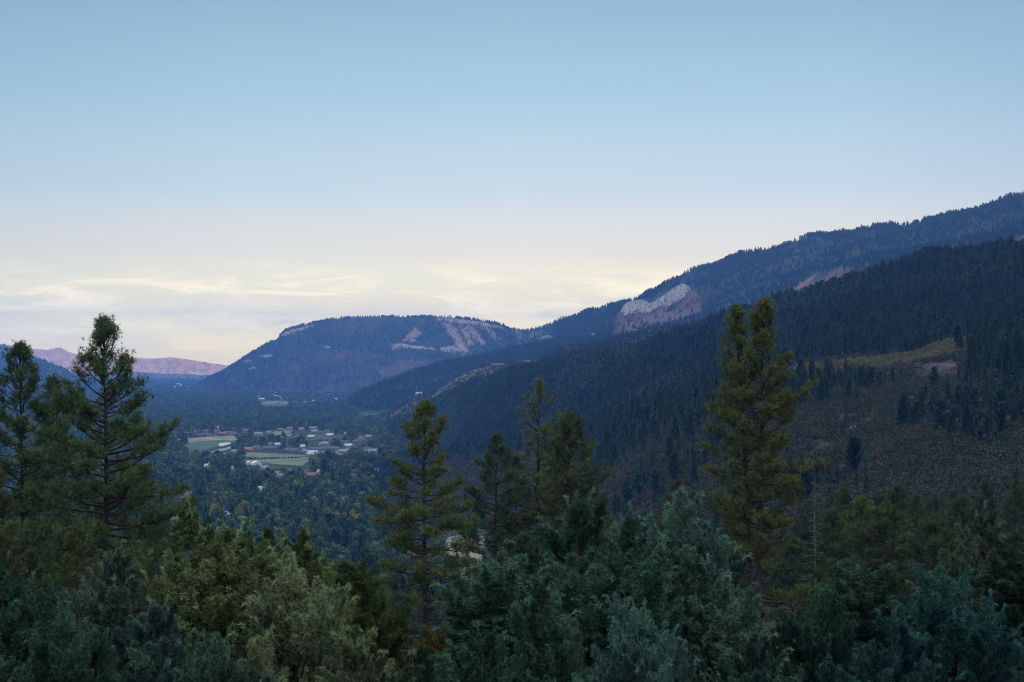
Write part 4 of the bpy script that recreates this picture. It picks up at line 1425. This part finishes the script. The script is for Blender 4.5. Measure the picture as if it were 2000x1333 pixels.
# two white dome-shaped greenhouses
def dome(px, py, w_, label):
    x, y = floor_pt(px, py)
    e = tag(obj('greenhouse', None, loc=(x, y, FLOOR + 0.3), rotz=0.35), label, 'greenhouse')
    mcv = MB()
    a = np.linspace(0, pi, 13)
    d = w_ * 0.9
    V = [(-cos(t) * w_ / 2, yy, sin(t) * w_ * 0.42) for yy in (-d / 2, -d / 6, d / 6, d / 2) for t in a]
    q = [(k * 13 + j, k * 13 + j + 1, (k + 1) * 13 + j + 1, (k + 1) * 13 + j) for k in range(3) for j in range(12)]
    mcv.add(V, f4=q)
    obj('cover', mcv.mesh('cover', [flatmat('white_film', (0.82, 0.84, 0.86))], True), e)
    en = MB()
    for yy in (-d / 2, d / 2):
        en.add([(0, yy, 0)] + [(-cos(t) * w_ / 2, yy, sin(t) * w_ * 0.42) for t in a], f3=[(0, j + 1, j + 2) for j in range(12)])
    obj('end_wall', en.mesh('end_wall', [flatmat('film_end', (0.55, 0.6, 0.66))]), e)
    dr = MB(); dr.box(-1, 1, -d / 2 - .1, -d / 2 - .02, 0, 2.2)
    obj('door', dr.mesh('door', [M_trim]), e)
    spots_h.append((x, y, w_))


dome(486, 908.5, 10, 'left and smaller of two white arched greenhouses at the near edge of the meadow')
dome(501, 909, 12.5, 'right and larger of two white arched greenhouses at the near edge of the meadow')

# keep trees off the houses and out of their view
spots_h = spots_h[:n_main] + spots_h[keep_a:keep_b] + spots_h[-2:]
hx = np.array([s[0] for s in spots_h]); hy = np.array([s[1] for s in spots_h]); hw_ = np.array([s[2] for s in spots_h])


def clear_houses(X):
    x, y, z, h = X
    ok = np.ones(len(x), bool)
    for a, b, w in zip(hx, hy, hw_):
        sx = a / b * y
        front = (y < b + w) & (y > b - (h + 2) * b / 190 - 8) & (np.abs(x - sx) < w * 0.75)
        ok &= ~front
    return take(X, ok)


Xvb, Xvc = clear_houses(Xvb), clear_houses(Xvc)

# ------------------------------------------------------------------ split into trees of their own and woods
def split(X, n):
    s = X[3] / X[1]
    o_ = np.argsort(-s)
    m = np.zeros(len(s), bool); m[o_[:n]] = True
    return take(X, m), take(X, ~m)


def place(X, kinds, name, cat, labeller, grouper, seed, wide=1.0):
    rot, r = uni(len(X[0]), seed)
    for i in range(len(X[0])):
        x, y, z, h = (float(v[i]) for v in X)
        px = x / y * F + CX; py = HY - (z + h * 0.5) * F / y
        tm_, cm_ = kinds[r.integers(0, len(kinds))]
        e = obj(name, None, loc=(x, y, z - 0.2), rotz=float(rot[i]))
        e.scale = (h * wide * r.uniform(0.85, 1.2), h * wide * r.uniform(0.85, 1.2), h)
        tag(e, labeller(px, py, y, h), cat, grouper(px, py, y, h))
        obj('trunk', tm_, e); obj('crown', cm_, e)


near_s = take(nx, HY - (nx[2] + nx[3]) * F / nx[1] > lim(nx[0] / nx[1] * F + CX))
near_s = take(near_s, ~((np.abs(near_s[0] / near_s[1] * F + CX - 905) < 70) & (HY - (near_s[2] + near_s[3]) * F / near_s[1] < 1120)))
con_all = cat4(t6, t5)
near_big = take(near_s, near_s[1] < 420)
near_small = take(near_s, near_s[1] >= 420)
con_all = cat4(con_all, near_small)
con_ind, con_rest = split(con_all, 200)
vc_ind, vc_rest = split(Xvc, 40)
b_ind, b_rest = split(Xvb, 290)


def con_region(px, py, y, h):
    if y < 760:
        if px < 360: return 'dark conifer on the near slope behind the left pines', 'conifers behind the left pines'
        if px < 760: return 'dark conifer on the near slope between the left pines and the middle pine', 'conifers left of the middle pine on the near slope'
        if px < 1000: return 'dark conifer at the foot of the near slope around the middle pine', 'conifers at the slope foot by the middle pine'
        if px < 1340: return 'dark conifer behind the teal junipers, right of the three slender pines', 'conifers behind the teal junipers'
        if px < 1560: return 'dark conifer on the near slope behind the tall twin pine', 'conifers behind the twin pine'
        return 'dark conifer in the belt below the rusty hillside, right of the twin pine', 'conifers below the rusty hillside'
    if px < 1000: return 'small conifer at the low left end of the brushy hill', 'conifers at the low end of the brushy hill'
    if py < 740 and px > 1700: return 'dark conifer behind the grassy terrace at the upper right', 'conifers behind the grassy terrace'
    if px < 1400: return 'dark conifer on the brushy hill left of the tall twin pine', 'conifers on the brushy hill left of the twin pine'
    if py > 760: return 'conifer standing in the rusty brush right of the twin pine', 'conifers in the rusty brush'
    return 'dark conifer in the row just under the terrace right of the twin pine', 'conifers under the terrace'


place(con_ind, HC, 'conifer_tree', 'conifer', lambda *a: con_region(*a)[0], lambda *a: con_region(*a)[1], 401)
place(vc_ind, HC, 'conifer_tree', 'conifer', lambda px, py, y, h: 'tall dark conifer rising among the broad-leaved trees of the valley floor', lambda *a: 'conifers of the valley wood', 402)


def broad_region(px, py, y, h):
    if px > 780: return 'small broad-leaved tree by the pale field in the gap behind the middle pine', 'trees around the pale field'
    if px < 345: return 'broad-leaved tree seen through the left pines', 'valley trees behind the left pines'
    if py < 950: return 'leafy valley tree in the belt just below the meadow', 'valley trees below the meadow'
    if px < 540: return 'leafy tree in the left half of the dark valley wood above the olive juniper', 'valley wood, left half'
    return 'leafy tree in the right half of the dark valley wood, left of the middle pine', 'valley wood, right half'


place(b_ind, HB, 'broadleaf_tree', 'tree', lambda *a: broad_region(*a)[0], lambda *a: broad_region(*a)[1], 403)
sc = (sc[0], sc[1], sc[2], sc[3] * np.interp(sc[0] / sc[1] * F + CX, [1000, 1400, 2000], [1.0, 0.85, 0.72]))
lt = fbm(sc[0] / 110, sc[1] / 240, 222, 3) + np.random.default_rng(8).normal(0, 0.06, len(sc[0])) > 0.53
LCk = [join_lo(conifer_lo(30 + i, nb=110, R=(0.24, 0.28)[i], broadtop=bool(i), mat=M_conifer2), 'light_conifer') for i in range(2)]
put_stuff('slope_pines', take(sc, lt), LCk, 15, 'lighter green pines in patches within the dark middle slope forest', 'forest', 1.0)
sc = take(sc, ~lt)
put_stuff('slope_forest', cat4(sc, kn_), LCj, 5, 'dense dark conifer wood over the middle slope down to the valley', 'forest', 0.95)
put_stuff('hill_conifers', con_rest, LCj, 6, 'many smaller conifers thinly spread over the brushy hill and near slope', 'conifers')
put_stuff('valley_wood', cat4(b_rest, Xvf), LBj, 7, 'wide leafy wood filling the valley floor round the meadows', 'wood', 1.15)
put_stuff('valley_conifers', vc_rest, LCj, 8, 'dark conifers mixed all through the leafy valley wood', 'conifers')
# brush
bw = brushhill * (0.6 + 0.8 * (cn > 0.4)) + ((seg == 6)[:, None] * (~flat)) * 0.9 + 0.12 * ((seg == 8)[:, None]) * (~flat)
Xb = sample(bw, 95000, 330, 1.6, 3.8, slack=4)
Xb = take(Xb, ~inpoly(Xb[0] / Xb[1] * F + CX, HY - Xb[2] * F / Xb[1], [(1785, 712), (1874, 706), (1874, 738), (1785, 738)]))
gm_ = inpoly(Xb[0] / Xb[1] * F + CX, HY - Xb[2] * F / Xb[1], [(1500, 740), (1560, 714), (1790, 688), (1850, 664), (1960, 650), (2010, 642), (2010, 668), (1800, 706), (1700, 722), (1560, 742)])
M_gold = leaf_mat('golden_grass_leaves', [(0, (0.09, 0.085, 0.035, 1)), (0.7, (0.15, 0.12, 0.045, 1)), (1, (0.07, 0.085, 0.035, 1))])
Xg = take(Xb, gm_); Xg = (Xg[0], Xg[1], Xg[2], Xg[3] * 0.6); Xb = take(Xb, ~gm_)
put_stuff('golden_brush', Xg, [shrub_lo(125, 60, M_gold), shrub_lo(126, 60, M_gold)], 19, 'olive gold low brush on the terrace strip at the upper right', 'brush', 1.3)
put_stuff('oak_brush', Xb, SH, 9, 'rust and dark green oak brush blanketing the right hillside', 'brush', 1.0)
Xs = sample((((seg == 8) | (seg == 9) | (seg == 10))[:, None] * (~flat)) * 1.0, 14000, 331, 1.5, 3.0, slack=3)
put_stuff('sage_scrub', Xs, [shrub_lo(120, 60, leaf_mat('sage_leaves', [(0, (0.07, 0.085, 0.055, 1)), (1, (0.12, 0.11, 0.07, 1))]))], 10,
          'pale sage scrub over the bare knoll and its shoulder', 'scrub', 1.2)
Xn = sample(((seg >= 1) & (seg <= 4))[:, None] * np.ones((NR, NC)), 9000, 332, 0.6, 1.8, slack=60)
put_stuff('undergrowth', Xn, SH, 11, 'low dark undergrowth on the near slope', 'undergrowth', 1.3)

rb = np.random.default_rng(66)
for i in range(34):
    if i < 20: px, py, h_, lb, gr = 468 + i * 6.0 + rb.uniform(-1, 1), 897.5 - i * 0.12 + rb.uniform(-.3, .3), rb.uniform(3, 4.5), 'low bush in the hedge line crossing the meadow above the arched greenhouses', 'hedge bushes across the meadow'
    else: px, py, h_, lb, gr = 415 + (i - 20) * 4.3, 908 + rb.uniform(-3, 3), rb.uniform(5, 7.5), 'grey-leaved shrub in the group left of the arched greenhouses', 'grey shrubs left of the greenhouses'
    x, y = floor_pt(px, py)
    e = tag(obj('bush', SH[i % 3], loc=(x, y, FLOOR), rotz=i * 1.1), lb, 'bush', gr)
    e.scale = (h_ * 1.1, h_ * 1.1, h_)
# poplar row by the pale field at the left
for i, px in enumerate(np.linspace(312, 352, 11)):
    x, y = floor_pt(px, 906 + (i % 3) * 1.5)
    e = obj('poplar_tree', None, loc=(x, y, FLOOR), rotz=i * 1.3)
    hgt = 17 + (i * 7 % 5) * 1.6
    e.scale = (hgt, hgt, hgt)
    tag(e, 'slim upright poplar in the row left of the lawn, close to the left pines', 'poplar', 'row of slim poplars')
    obj('trunk', PB[i % 2][0], e); obj('crown', PB[i % 2][1], e)
# round dark trees on the meadow edge, named ones
for px, py, h_, lb in ((460, 850, 15, 'big round dark tree in front of the dark-roofed rows'), (489, 851, 14, 'second round dark tree in front of the rust red house'),
                       (908, 1092, 9, 'little round-headed tree on a bare stem in the pale field'), (893, 1078, 8, 'bushy small tree left of the round-headed one in the pale field')):
    x, y = floor_pt(px, py)
    e = obj('broadleaf_tree', None, loc=(x, y, FLOOR), rotz=px)
    e.scale = (h_ * 1.0, h_ * 1.0, h_)
    tag(e, lb, 'tree')
    obj('trunk', HB[px % 5][0], e); obj('crown', HB[px % 5][1], e)

BR = 1.5
# ------------------------------------------------------------------ the near pines
def stand(px, top, Y, meshes, name, label, cat, colr, parts, prof_ref=None, rot=0.0, H=None, sc=1.0, group=None, lean=None, wide=1.0):
    x = (px - CX) / F * Y
    zt = (HY - top) * Y / F
    g = float(gz(x, Y)[0])
    s = (zt - g) / H
    e = obj(name, None, loc=(x, Y, g), rotz=rot)
    e.scale = (s * wide, s * wide, s)
    if lean: e.rotation_euler = (lean[0], lean[1], rot)
    tag(e, label, cat, group)
    for nm, me_ in zip(parts, meshes):
        o_ = obj(nm, me_, e)
        o_.color = (*[c_ * BR for c_ in colr], 1)
    return e


PINES = [
    # px, top, Y, profile in picture px (row, half width), colour, options, label
    (205, 620, 75, [(620, 14), (650, 30), (700, 54), (722, 36), (750, 50), (800, 76), (860, 92), (900, 135), (960, 132), (1010, 150), (1080, 165), (1150, 160), (1250, 130)],
     (0.055, 0.088, 0.034), dict(nbr=120, c0=0.14, nn=14), 'tallest and fullest pine at the left, its narrow top above the pink mesas'),
    (40, 670, 84, [(670, 8), (700, 24), (750, 44), (800, 58), (900, 75), (1000, 92), (1100, 90), (1200, 80)], (0.045, 0.075, 0.033), dict(nbr=96, c0=0.15),
     'pine cut near the left edge, with two slim leading tips'),
    (105, 735, 96, [(735, 8), (780, 24), (850, 48), (950, 66), (1100, 80), (1200, 70)], (0.045, 0.07, 0.035), dict(nbr=75, c0=0.2), 'smaller pine between the two tall left pines'),
    (830, 785, 98, [(785, 12), (810, 35), (850, 42), (885, 62), (905, 48), (930, 70), (960, 52), (1000, 92), (1050, 108), (1080, 84), (1150, 105), (1210, 90)],
     (0.075, 0.095, 0.035), dict(nbr=78, c0=0.17, dens=1.15, dead=12, extra=[(0.56, pi, 3.9), (0.62, 0.1, 2.8)]), 'lone open-crowned pine standing in the middle of the view'),
    (1052, 740, 110, [(740, 8), (770, 26), (815, 34), (850, 48), (900, 48), (950, 72), (1020, 82), (1090, 60)], (0.09, 0.10, 0.045), dict(nbr=52, c0=0.24, dens=0.7, sparse=0.2, dead=14),
     'tallest and thinnest of the three slender pines right of the middle'),
    (970, 850, 108, [(850, 8), (900, 30), (950, 48), (1000, 58), (1070, 70), (1160, 75)], (0.045, 0.07, 0.035), dict(nbr=80, c0=0.08), 'lowest, leftmost of the three slender pines right of the middle'),
    (1112, 805, 104, [(805, 14), (830, 30), (865, 44), (900, 50), (950, 66), (1000, 76), (1060, 72), (1100, 60)], (0.05, 0.072, 0.03), dict(nbr=85, c0=0.2),
     'dense dark pine, rightmost of the three slender pines'),
    (1466, 597, 88, [(597, 10), (640, 34), (700, 55), (760, 64), (830, 76), (890, 96), (930, 70), (1000, 80), (1060, 60), (1090, 30), (1200, 40)], (0.07, 0.09, 0.032),
     dict(nbr=86, c0=0.27, trunk_r=0.27, lean=(-0.85, 0.2), dead=10), 'left stem of the tall twin pine, its trunk curving beside the straight one'),
    (1480, 585, 86, [(585, 14), (620, 36), (700, 62), (750, 66), (800, 84), (850, 74), (900, 62), (940, 70), (1010, 84), (1060, 70), (1100, 40), (1180, 62)], (0.08, 0.09, 0.03),
     dict(nbr=85, c0=0.22, trunk_r=0.25, dead=12, kink=0.12, lean=(0.25, 0), extra=[(0.53, -0.1, 3.7), (0.70, 0.15, 3.4), (0.15, 0.05, 3.2), (0.17, 0.3, 3.0)]), 'right stem of the tall twin pine, straight and highest of all'),
    (1682, 972, 128, [(972, 8), (1000, 24), (1050, 45), (1100, 58), (1150, 68), (1220, 70)], (0.06, 0.085, 0.03), dict(nbr=85, c0=0.08), 'yellow-green pine with layered boughs in the lower right belt'),
    (1828, 1008, 118, [(1008, 12), (1040, 36), (1080, 52), (1140, 66), (1220, 66)], (0.04, 0.066, 0.026), dict(nbr=85, c0=0.08), 'dark green pine with round top right of the yellow-green one'),
    (1925, 940, 150, [(940, 6), (980, 20), (1050, 36), (1150, 44)], (0.03, 0.05, 0.03), dict(nbr=80, c0=0.1), 'pointed dark conifer near the right edge, standing above its neighbours'),
]
PM = []
for i, (px, top, Y, pr_, colr, opt, lb) in enumerate(PINES):
    top = top + 0.62 * F / Y
    x = (px - CX) / F * Y
    g = float(gz(x, Y)[0]); H_ = (HY - top) * Y / F - g
    prof = sorted([(((HY - row) * Y / F - g) / H_, w_ * Y / F) for row, w_ in pr_])
    if i in (7, 8): opt['dens'] = 1.0; opt['sparse'] = 0.05; prof = [(a_, b_ * 0.86) for a_, b_ in prof]
    meshes = pine(500 + i, H_, prof, **opt)
    PM.append((meshes, H_))
    stand(px, top, Y, meshes, 'pine_tree', lb, 'pine', colr, ('trunk', 'branches', 'foliage'), H=H_)
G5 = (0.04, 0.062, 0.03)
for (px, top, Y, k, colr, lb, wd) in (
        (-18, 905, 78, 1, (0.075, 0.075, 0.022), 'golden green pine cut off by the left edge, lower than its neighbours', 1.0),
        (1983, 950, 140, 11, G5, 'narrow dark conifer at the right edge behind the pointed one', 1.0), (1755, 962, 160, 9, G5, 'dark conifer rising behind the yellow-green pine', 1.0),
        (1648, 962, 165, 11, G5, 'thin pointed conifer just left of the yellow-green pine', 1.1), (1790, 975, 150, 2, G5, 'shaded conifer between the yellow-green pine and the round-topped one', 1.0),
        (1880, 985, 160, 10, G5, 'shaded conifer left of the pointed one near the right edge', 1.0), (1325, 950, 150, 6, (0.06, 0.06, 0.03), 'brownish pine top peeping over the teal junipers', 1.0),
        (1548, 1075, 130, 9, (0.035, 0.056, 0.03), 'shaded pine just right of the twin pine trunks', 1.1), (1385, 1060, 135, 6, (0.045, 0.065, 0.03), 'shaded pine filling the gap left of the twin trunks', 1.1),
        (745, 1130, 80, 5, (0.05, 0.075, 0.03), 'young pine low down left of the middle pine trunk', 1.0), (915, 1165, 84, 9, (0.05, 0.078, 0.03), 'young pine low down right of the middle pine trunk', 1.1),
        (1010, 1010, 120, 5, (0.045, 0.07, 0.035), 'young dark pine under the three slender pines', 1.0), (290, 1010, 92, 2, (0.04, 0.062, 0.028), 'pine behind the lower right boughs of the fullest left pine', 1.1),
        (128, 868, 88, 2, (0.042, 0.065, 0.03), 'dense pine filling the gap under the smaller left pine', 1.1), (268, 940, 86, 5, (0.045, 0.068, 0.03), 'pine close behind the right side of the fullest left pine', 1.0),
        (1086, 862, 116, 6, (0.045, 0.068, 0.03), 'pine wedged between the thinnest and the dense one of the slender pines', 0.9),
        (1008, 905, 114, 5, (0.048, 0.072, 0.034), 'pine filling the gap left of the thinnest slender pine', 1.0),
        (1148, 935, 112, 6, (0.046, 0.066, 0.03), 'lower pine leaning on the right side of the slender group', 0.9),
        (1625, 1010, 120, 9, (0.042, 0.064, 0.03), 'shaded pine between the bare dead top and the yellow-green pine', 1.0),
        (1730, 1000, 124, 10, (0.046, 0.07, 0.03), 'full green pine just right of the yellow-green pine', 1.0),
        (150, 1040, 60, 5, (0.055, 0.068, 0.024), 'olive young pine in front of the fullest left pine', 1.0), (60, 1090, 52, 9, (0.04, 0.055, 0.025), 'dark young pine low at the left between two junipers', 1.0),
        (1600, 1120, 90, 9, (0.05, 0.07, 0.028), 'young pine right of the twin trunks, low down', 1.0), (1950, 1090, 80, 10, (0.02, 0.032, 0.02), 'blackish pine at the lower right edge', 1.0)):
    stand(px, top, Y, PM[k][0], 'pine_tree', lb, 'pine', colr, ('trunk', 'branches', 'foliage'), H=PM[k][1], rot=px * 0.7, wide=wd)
ro_, rr_ = uni(len(near_big[0]), 909)
order = np.argsort(-(near_big[3] / near_big[1]))[:95]
for i in order:
    x, y, z, h = (float(v[i]) for v in near_big)
    px = x / y * F + CX; py = HY - (z + h) * F / y
    k = (9, 10, 11, 6, 2, 9, 5)[int(rr_.integers(0, 7))]
    e = obj('pine_tree', None, loc=(x, y, z - 0.2), rotz=float(ro_[i]))
    s = h / PM[k][1]; e.scale = (s * 1.15, s * 1.15, s)
    lb, gr = con_region(px, py, y, h)
    tag(e, lb, 'pine', gr)
    v = rr_.uniform(0.95, 1.6)
    cc = [(0.038, 0.06, 0.028), (0.055, 0.075, 0.03), (0.03, 0.05, 0.028), (0.045, 0.065, 0.036)][int(rr_.integers(0, 4))]
    for nm, me_ in zip(('trunk', 'branches', 'foliage'), PM[k][0]):
        o_ = obj(nm, me_, e); o_.color = (cc[0] * v, cc[1] * v, cc[2] * v, 1)
# a bare dead top beside the twin pine
rs = np.random.default_rng(3)
dm, db = MB(), MB()
dm.tube([(0, 0, 0), (0.05, 0, 4), (-0.05, 0, 8), (0, 0, 12.2)], [0.07, 0.055, 0.035, 0.01], 7)
for i in range(46):
    zz = 3 + 9 * (i / 46); a = i * 2.4; L_ = (13.2 - zz) * 0.13 * rs.uniform(.6, 1.3) + 0.15
    p0 = np.array([0, 0, zz]); d_ = np.array([cos(a), sin(a), rs.uniform(-.2, .35)])
    db.tube([p0, p0 + d_ * L_ * .5, p0 + d_ * L_ + [0, 0, -0.08 * L_]], [0.022, 0.014, 0.005], 4)
x_ = (1592 - CX) / F * 118
e = tag(obj('dead_tree', None, loc=(x_, 118, (HY - 925) * 118 / F - 12.2)), 'bare grey dead tree top just right of the twin pine', 'dead tree')
obj('trunk', dm.mesh('trunk', [M_dead]), e); obj('branches', db.mesh('branches', [M_dead]), e)

BR = 1.14
# ------------------------------------------------------------------ the near junipers
JH = 6.0
JV = [juniper(700, JH, 2.3, 24), juniper(711, JH, 2.0, 20), juniper(722, JH, 1.55, 18, slim=True), juniper(733, JH, 2.7, 28)]
OL, PALE, TEAL, DTEAL, DG, GOLD = (0.115, 0.15, 0.06), (0.125, 0.16, 0.08), (0.056, 0.10, 0.070), (0.042, 0.082, 0.056), (0.05, 0.075, 0.026), (0.08, 0.075, 0.02)
GT = (0.085, 0.12, 0.085)
JUN = [
    (395, 1045, 33, 1, OL, 1.0, 'olive juniper whose tip is the highest at the left of the valley view'),
    (480, 1048, 34, 0, OL, 1.0, 'olive juniper with twin plumes right of the highest olive tip'),
    (585, 1075, 35, 1, OL, 1.0, 'pointed olive juniper between the valley wood and the pale one'),
    (672, 1100, 40, 2, DG, 1.5, 'dark yellow-green juniper on the right shoulder of the olive clump'),
    (575, 1130, 26, 3, PALE, 0.9, 'large pale grey-green juniper with feathery shoots in the lower left centre'),
    (730, 1165, 38, 1, DG, 1.0, 'deep green juniper just left of the middle pine'),
    (205, 1120, 32, 1, GT, 0.9, 'grey-teal juniper below the fullest left pine'),
    (10, 1130, 27, 1, DTEAL, 1.0, 'blue-teal juniper in the lower left corner'),
    (130, 1215, 24, 3, DTEAL, 0.9, 'dark teal juniper low at the left, beside the corner one'),
    (320, 1195, 25, 0, (0.06, 0.10, 0.08), 1.0, 'shaded teal juniper in front of the olive clump'),
    (840, 1228, 36, 2, GOLD, 0.9, 'slim golden-green juniper in front of the middle pine trunk'),
    (1150, 1000, 33, 0, TEAL, 1.0, 'large teal juniper right under the three slender pines'),
    (1215, 1060, 31, 1, TEAL, 1.0, 'teal juniper just right of the large teal one'),
    (1320, 1010, 36, 3, (0.07, 0.12, 0.095), 0.95, 'broad grey-teal juniper left of the twin pine trunks'),
    (990, 1098, 29, 2, TEAL, 1.5, 'pointed teal juniper with its dark stem showing'),
    (1395, 1135, 31, 1, (0.075, 0.12, 0.085), 1.0, 'grey-green juniper at the foot of the twin pine'),
    (1075, 1180, 23, 1, TEAL, 0.9, 'bright teal juniper in the lower middle foreground'),
    (940, 1245, 25, 0, DTEAL, 1.0, 'dark teal juniper low in front, below the pointed one'),
    (1245, 1210, 22, 3, (0.07, 0.125, 0.105), 0.8, 'frosty teal juniper at the bottom right of the centre'),
    (1665, 1105, 42, 2, (0.042, 0.075, 0.05), 1.5, 'tall cone-shaped dark juniper in the lower right'),
    (1600, 1190, 33, 3, (0.028, 0.055, 0.042), 1.0, 'blackish juniper filling the lower right behind the twin trunks'),
    (1893, 1042, 40, 1, (0.075, 0.095, 0.06), 0.85, 'olive-grey juniper with its pale stem visible near the right edge'),
    (1860, 1150, 27, 3, (0.034, 0.08, 0.072), 0.95, 'broad dark teal juniper in the lower right corner'),
    (1995, 1055, 31, 2, (0.03, 0.05, 0.035), 1.3, 'dark juniper cut by the right edge'),
    (1740, 1225, 22, 0, (0.03, 0.07, 0.064), 0.9, 'dark teal juniper at the bottom right, beside the corner one'),
    (1480, 1265, 24, 0, (0.045, 0.08, 0.06), 0.9, 'green juniper at the bottom under the twin trunks'),
    (700, 1270, 22, 0, (0.09, 0.115, 0.06), 0.9, 'green juniper at the bottom right of the pale one'),
    (430, 1270, 20, 3, (0.055, 0.09, 0.065), 0.8, 'dim green juniper at the bottom in front of the olive clump'),
    (2150, 1120, 30, 0, DTEAL, 1.0, 'juniper standing just outside the right edge of the view'),
    (2330, 1080, 36, 3, DG, 1.0, 'juniper farther outside the right edge of the view'),
    (-160, 1150, 28, 0, DTEAL, 1.0, 'juniper standing just outside the left edge of the view'),
    (-330, 1080, 36, 3, DG, 1.0, 'juniper farther outside the left edge of the view'),
    (810, 1290, 24, 1, (0.045, 0.07, 0.04), 0.9, 'dark green juniper at the bottom under the golden one'),
]
for (px, top, Y, k, colr, wd, lb) in JUN:
    stand(px, top, Y, JV[k], 'juniper_tree', lb, 'juniper', colr, ('trunk', 'foliage'), H=JH, rot=px * 1.37, wide=wd)

# ------------------------------------------------------------------ haze
hz = MB(); hz.box(-13000, 13000, -9700, 16500, -146, 560)
mh, n_, l_ = mat_new('evening_haze')
pv = n_.new('ShaderNodeVolumePrincipled')
pv.inputs['Color'].default_value = (0.19, 0.41, 1.0, 1)
pv.inputs['Density'].default_value = 7.4e-5
pv.inputs['Anisotropy'].default_value = 0.0
oo = n_.new('ShaderNodeOutputMaterial'); l_.new(pv.outputs[0], oo.inputs['Volume'])
haze = obj('haze', hz.mesh('haze', [mh]))
tag(haze, 'blue evening air filling the valley', 'haze', kind='stuff')
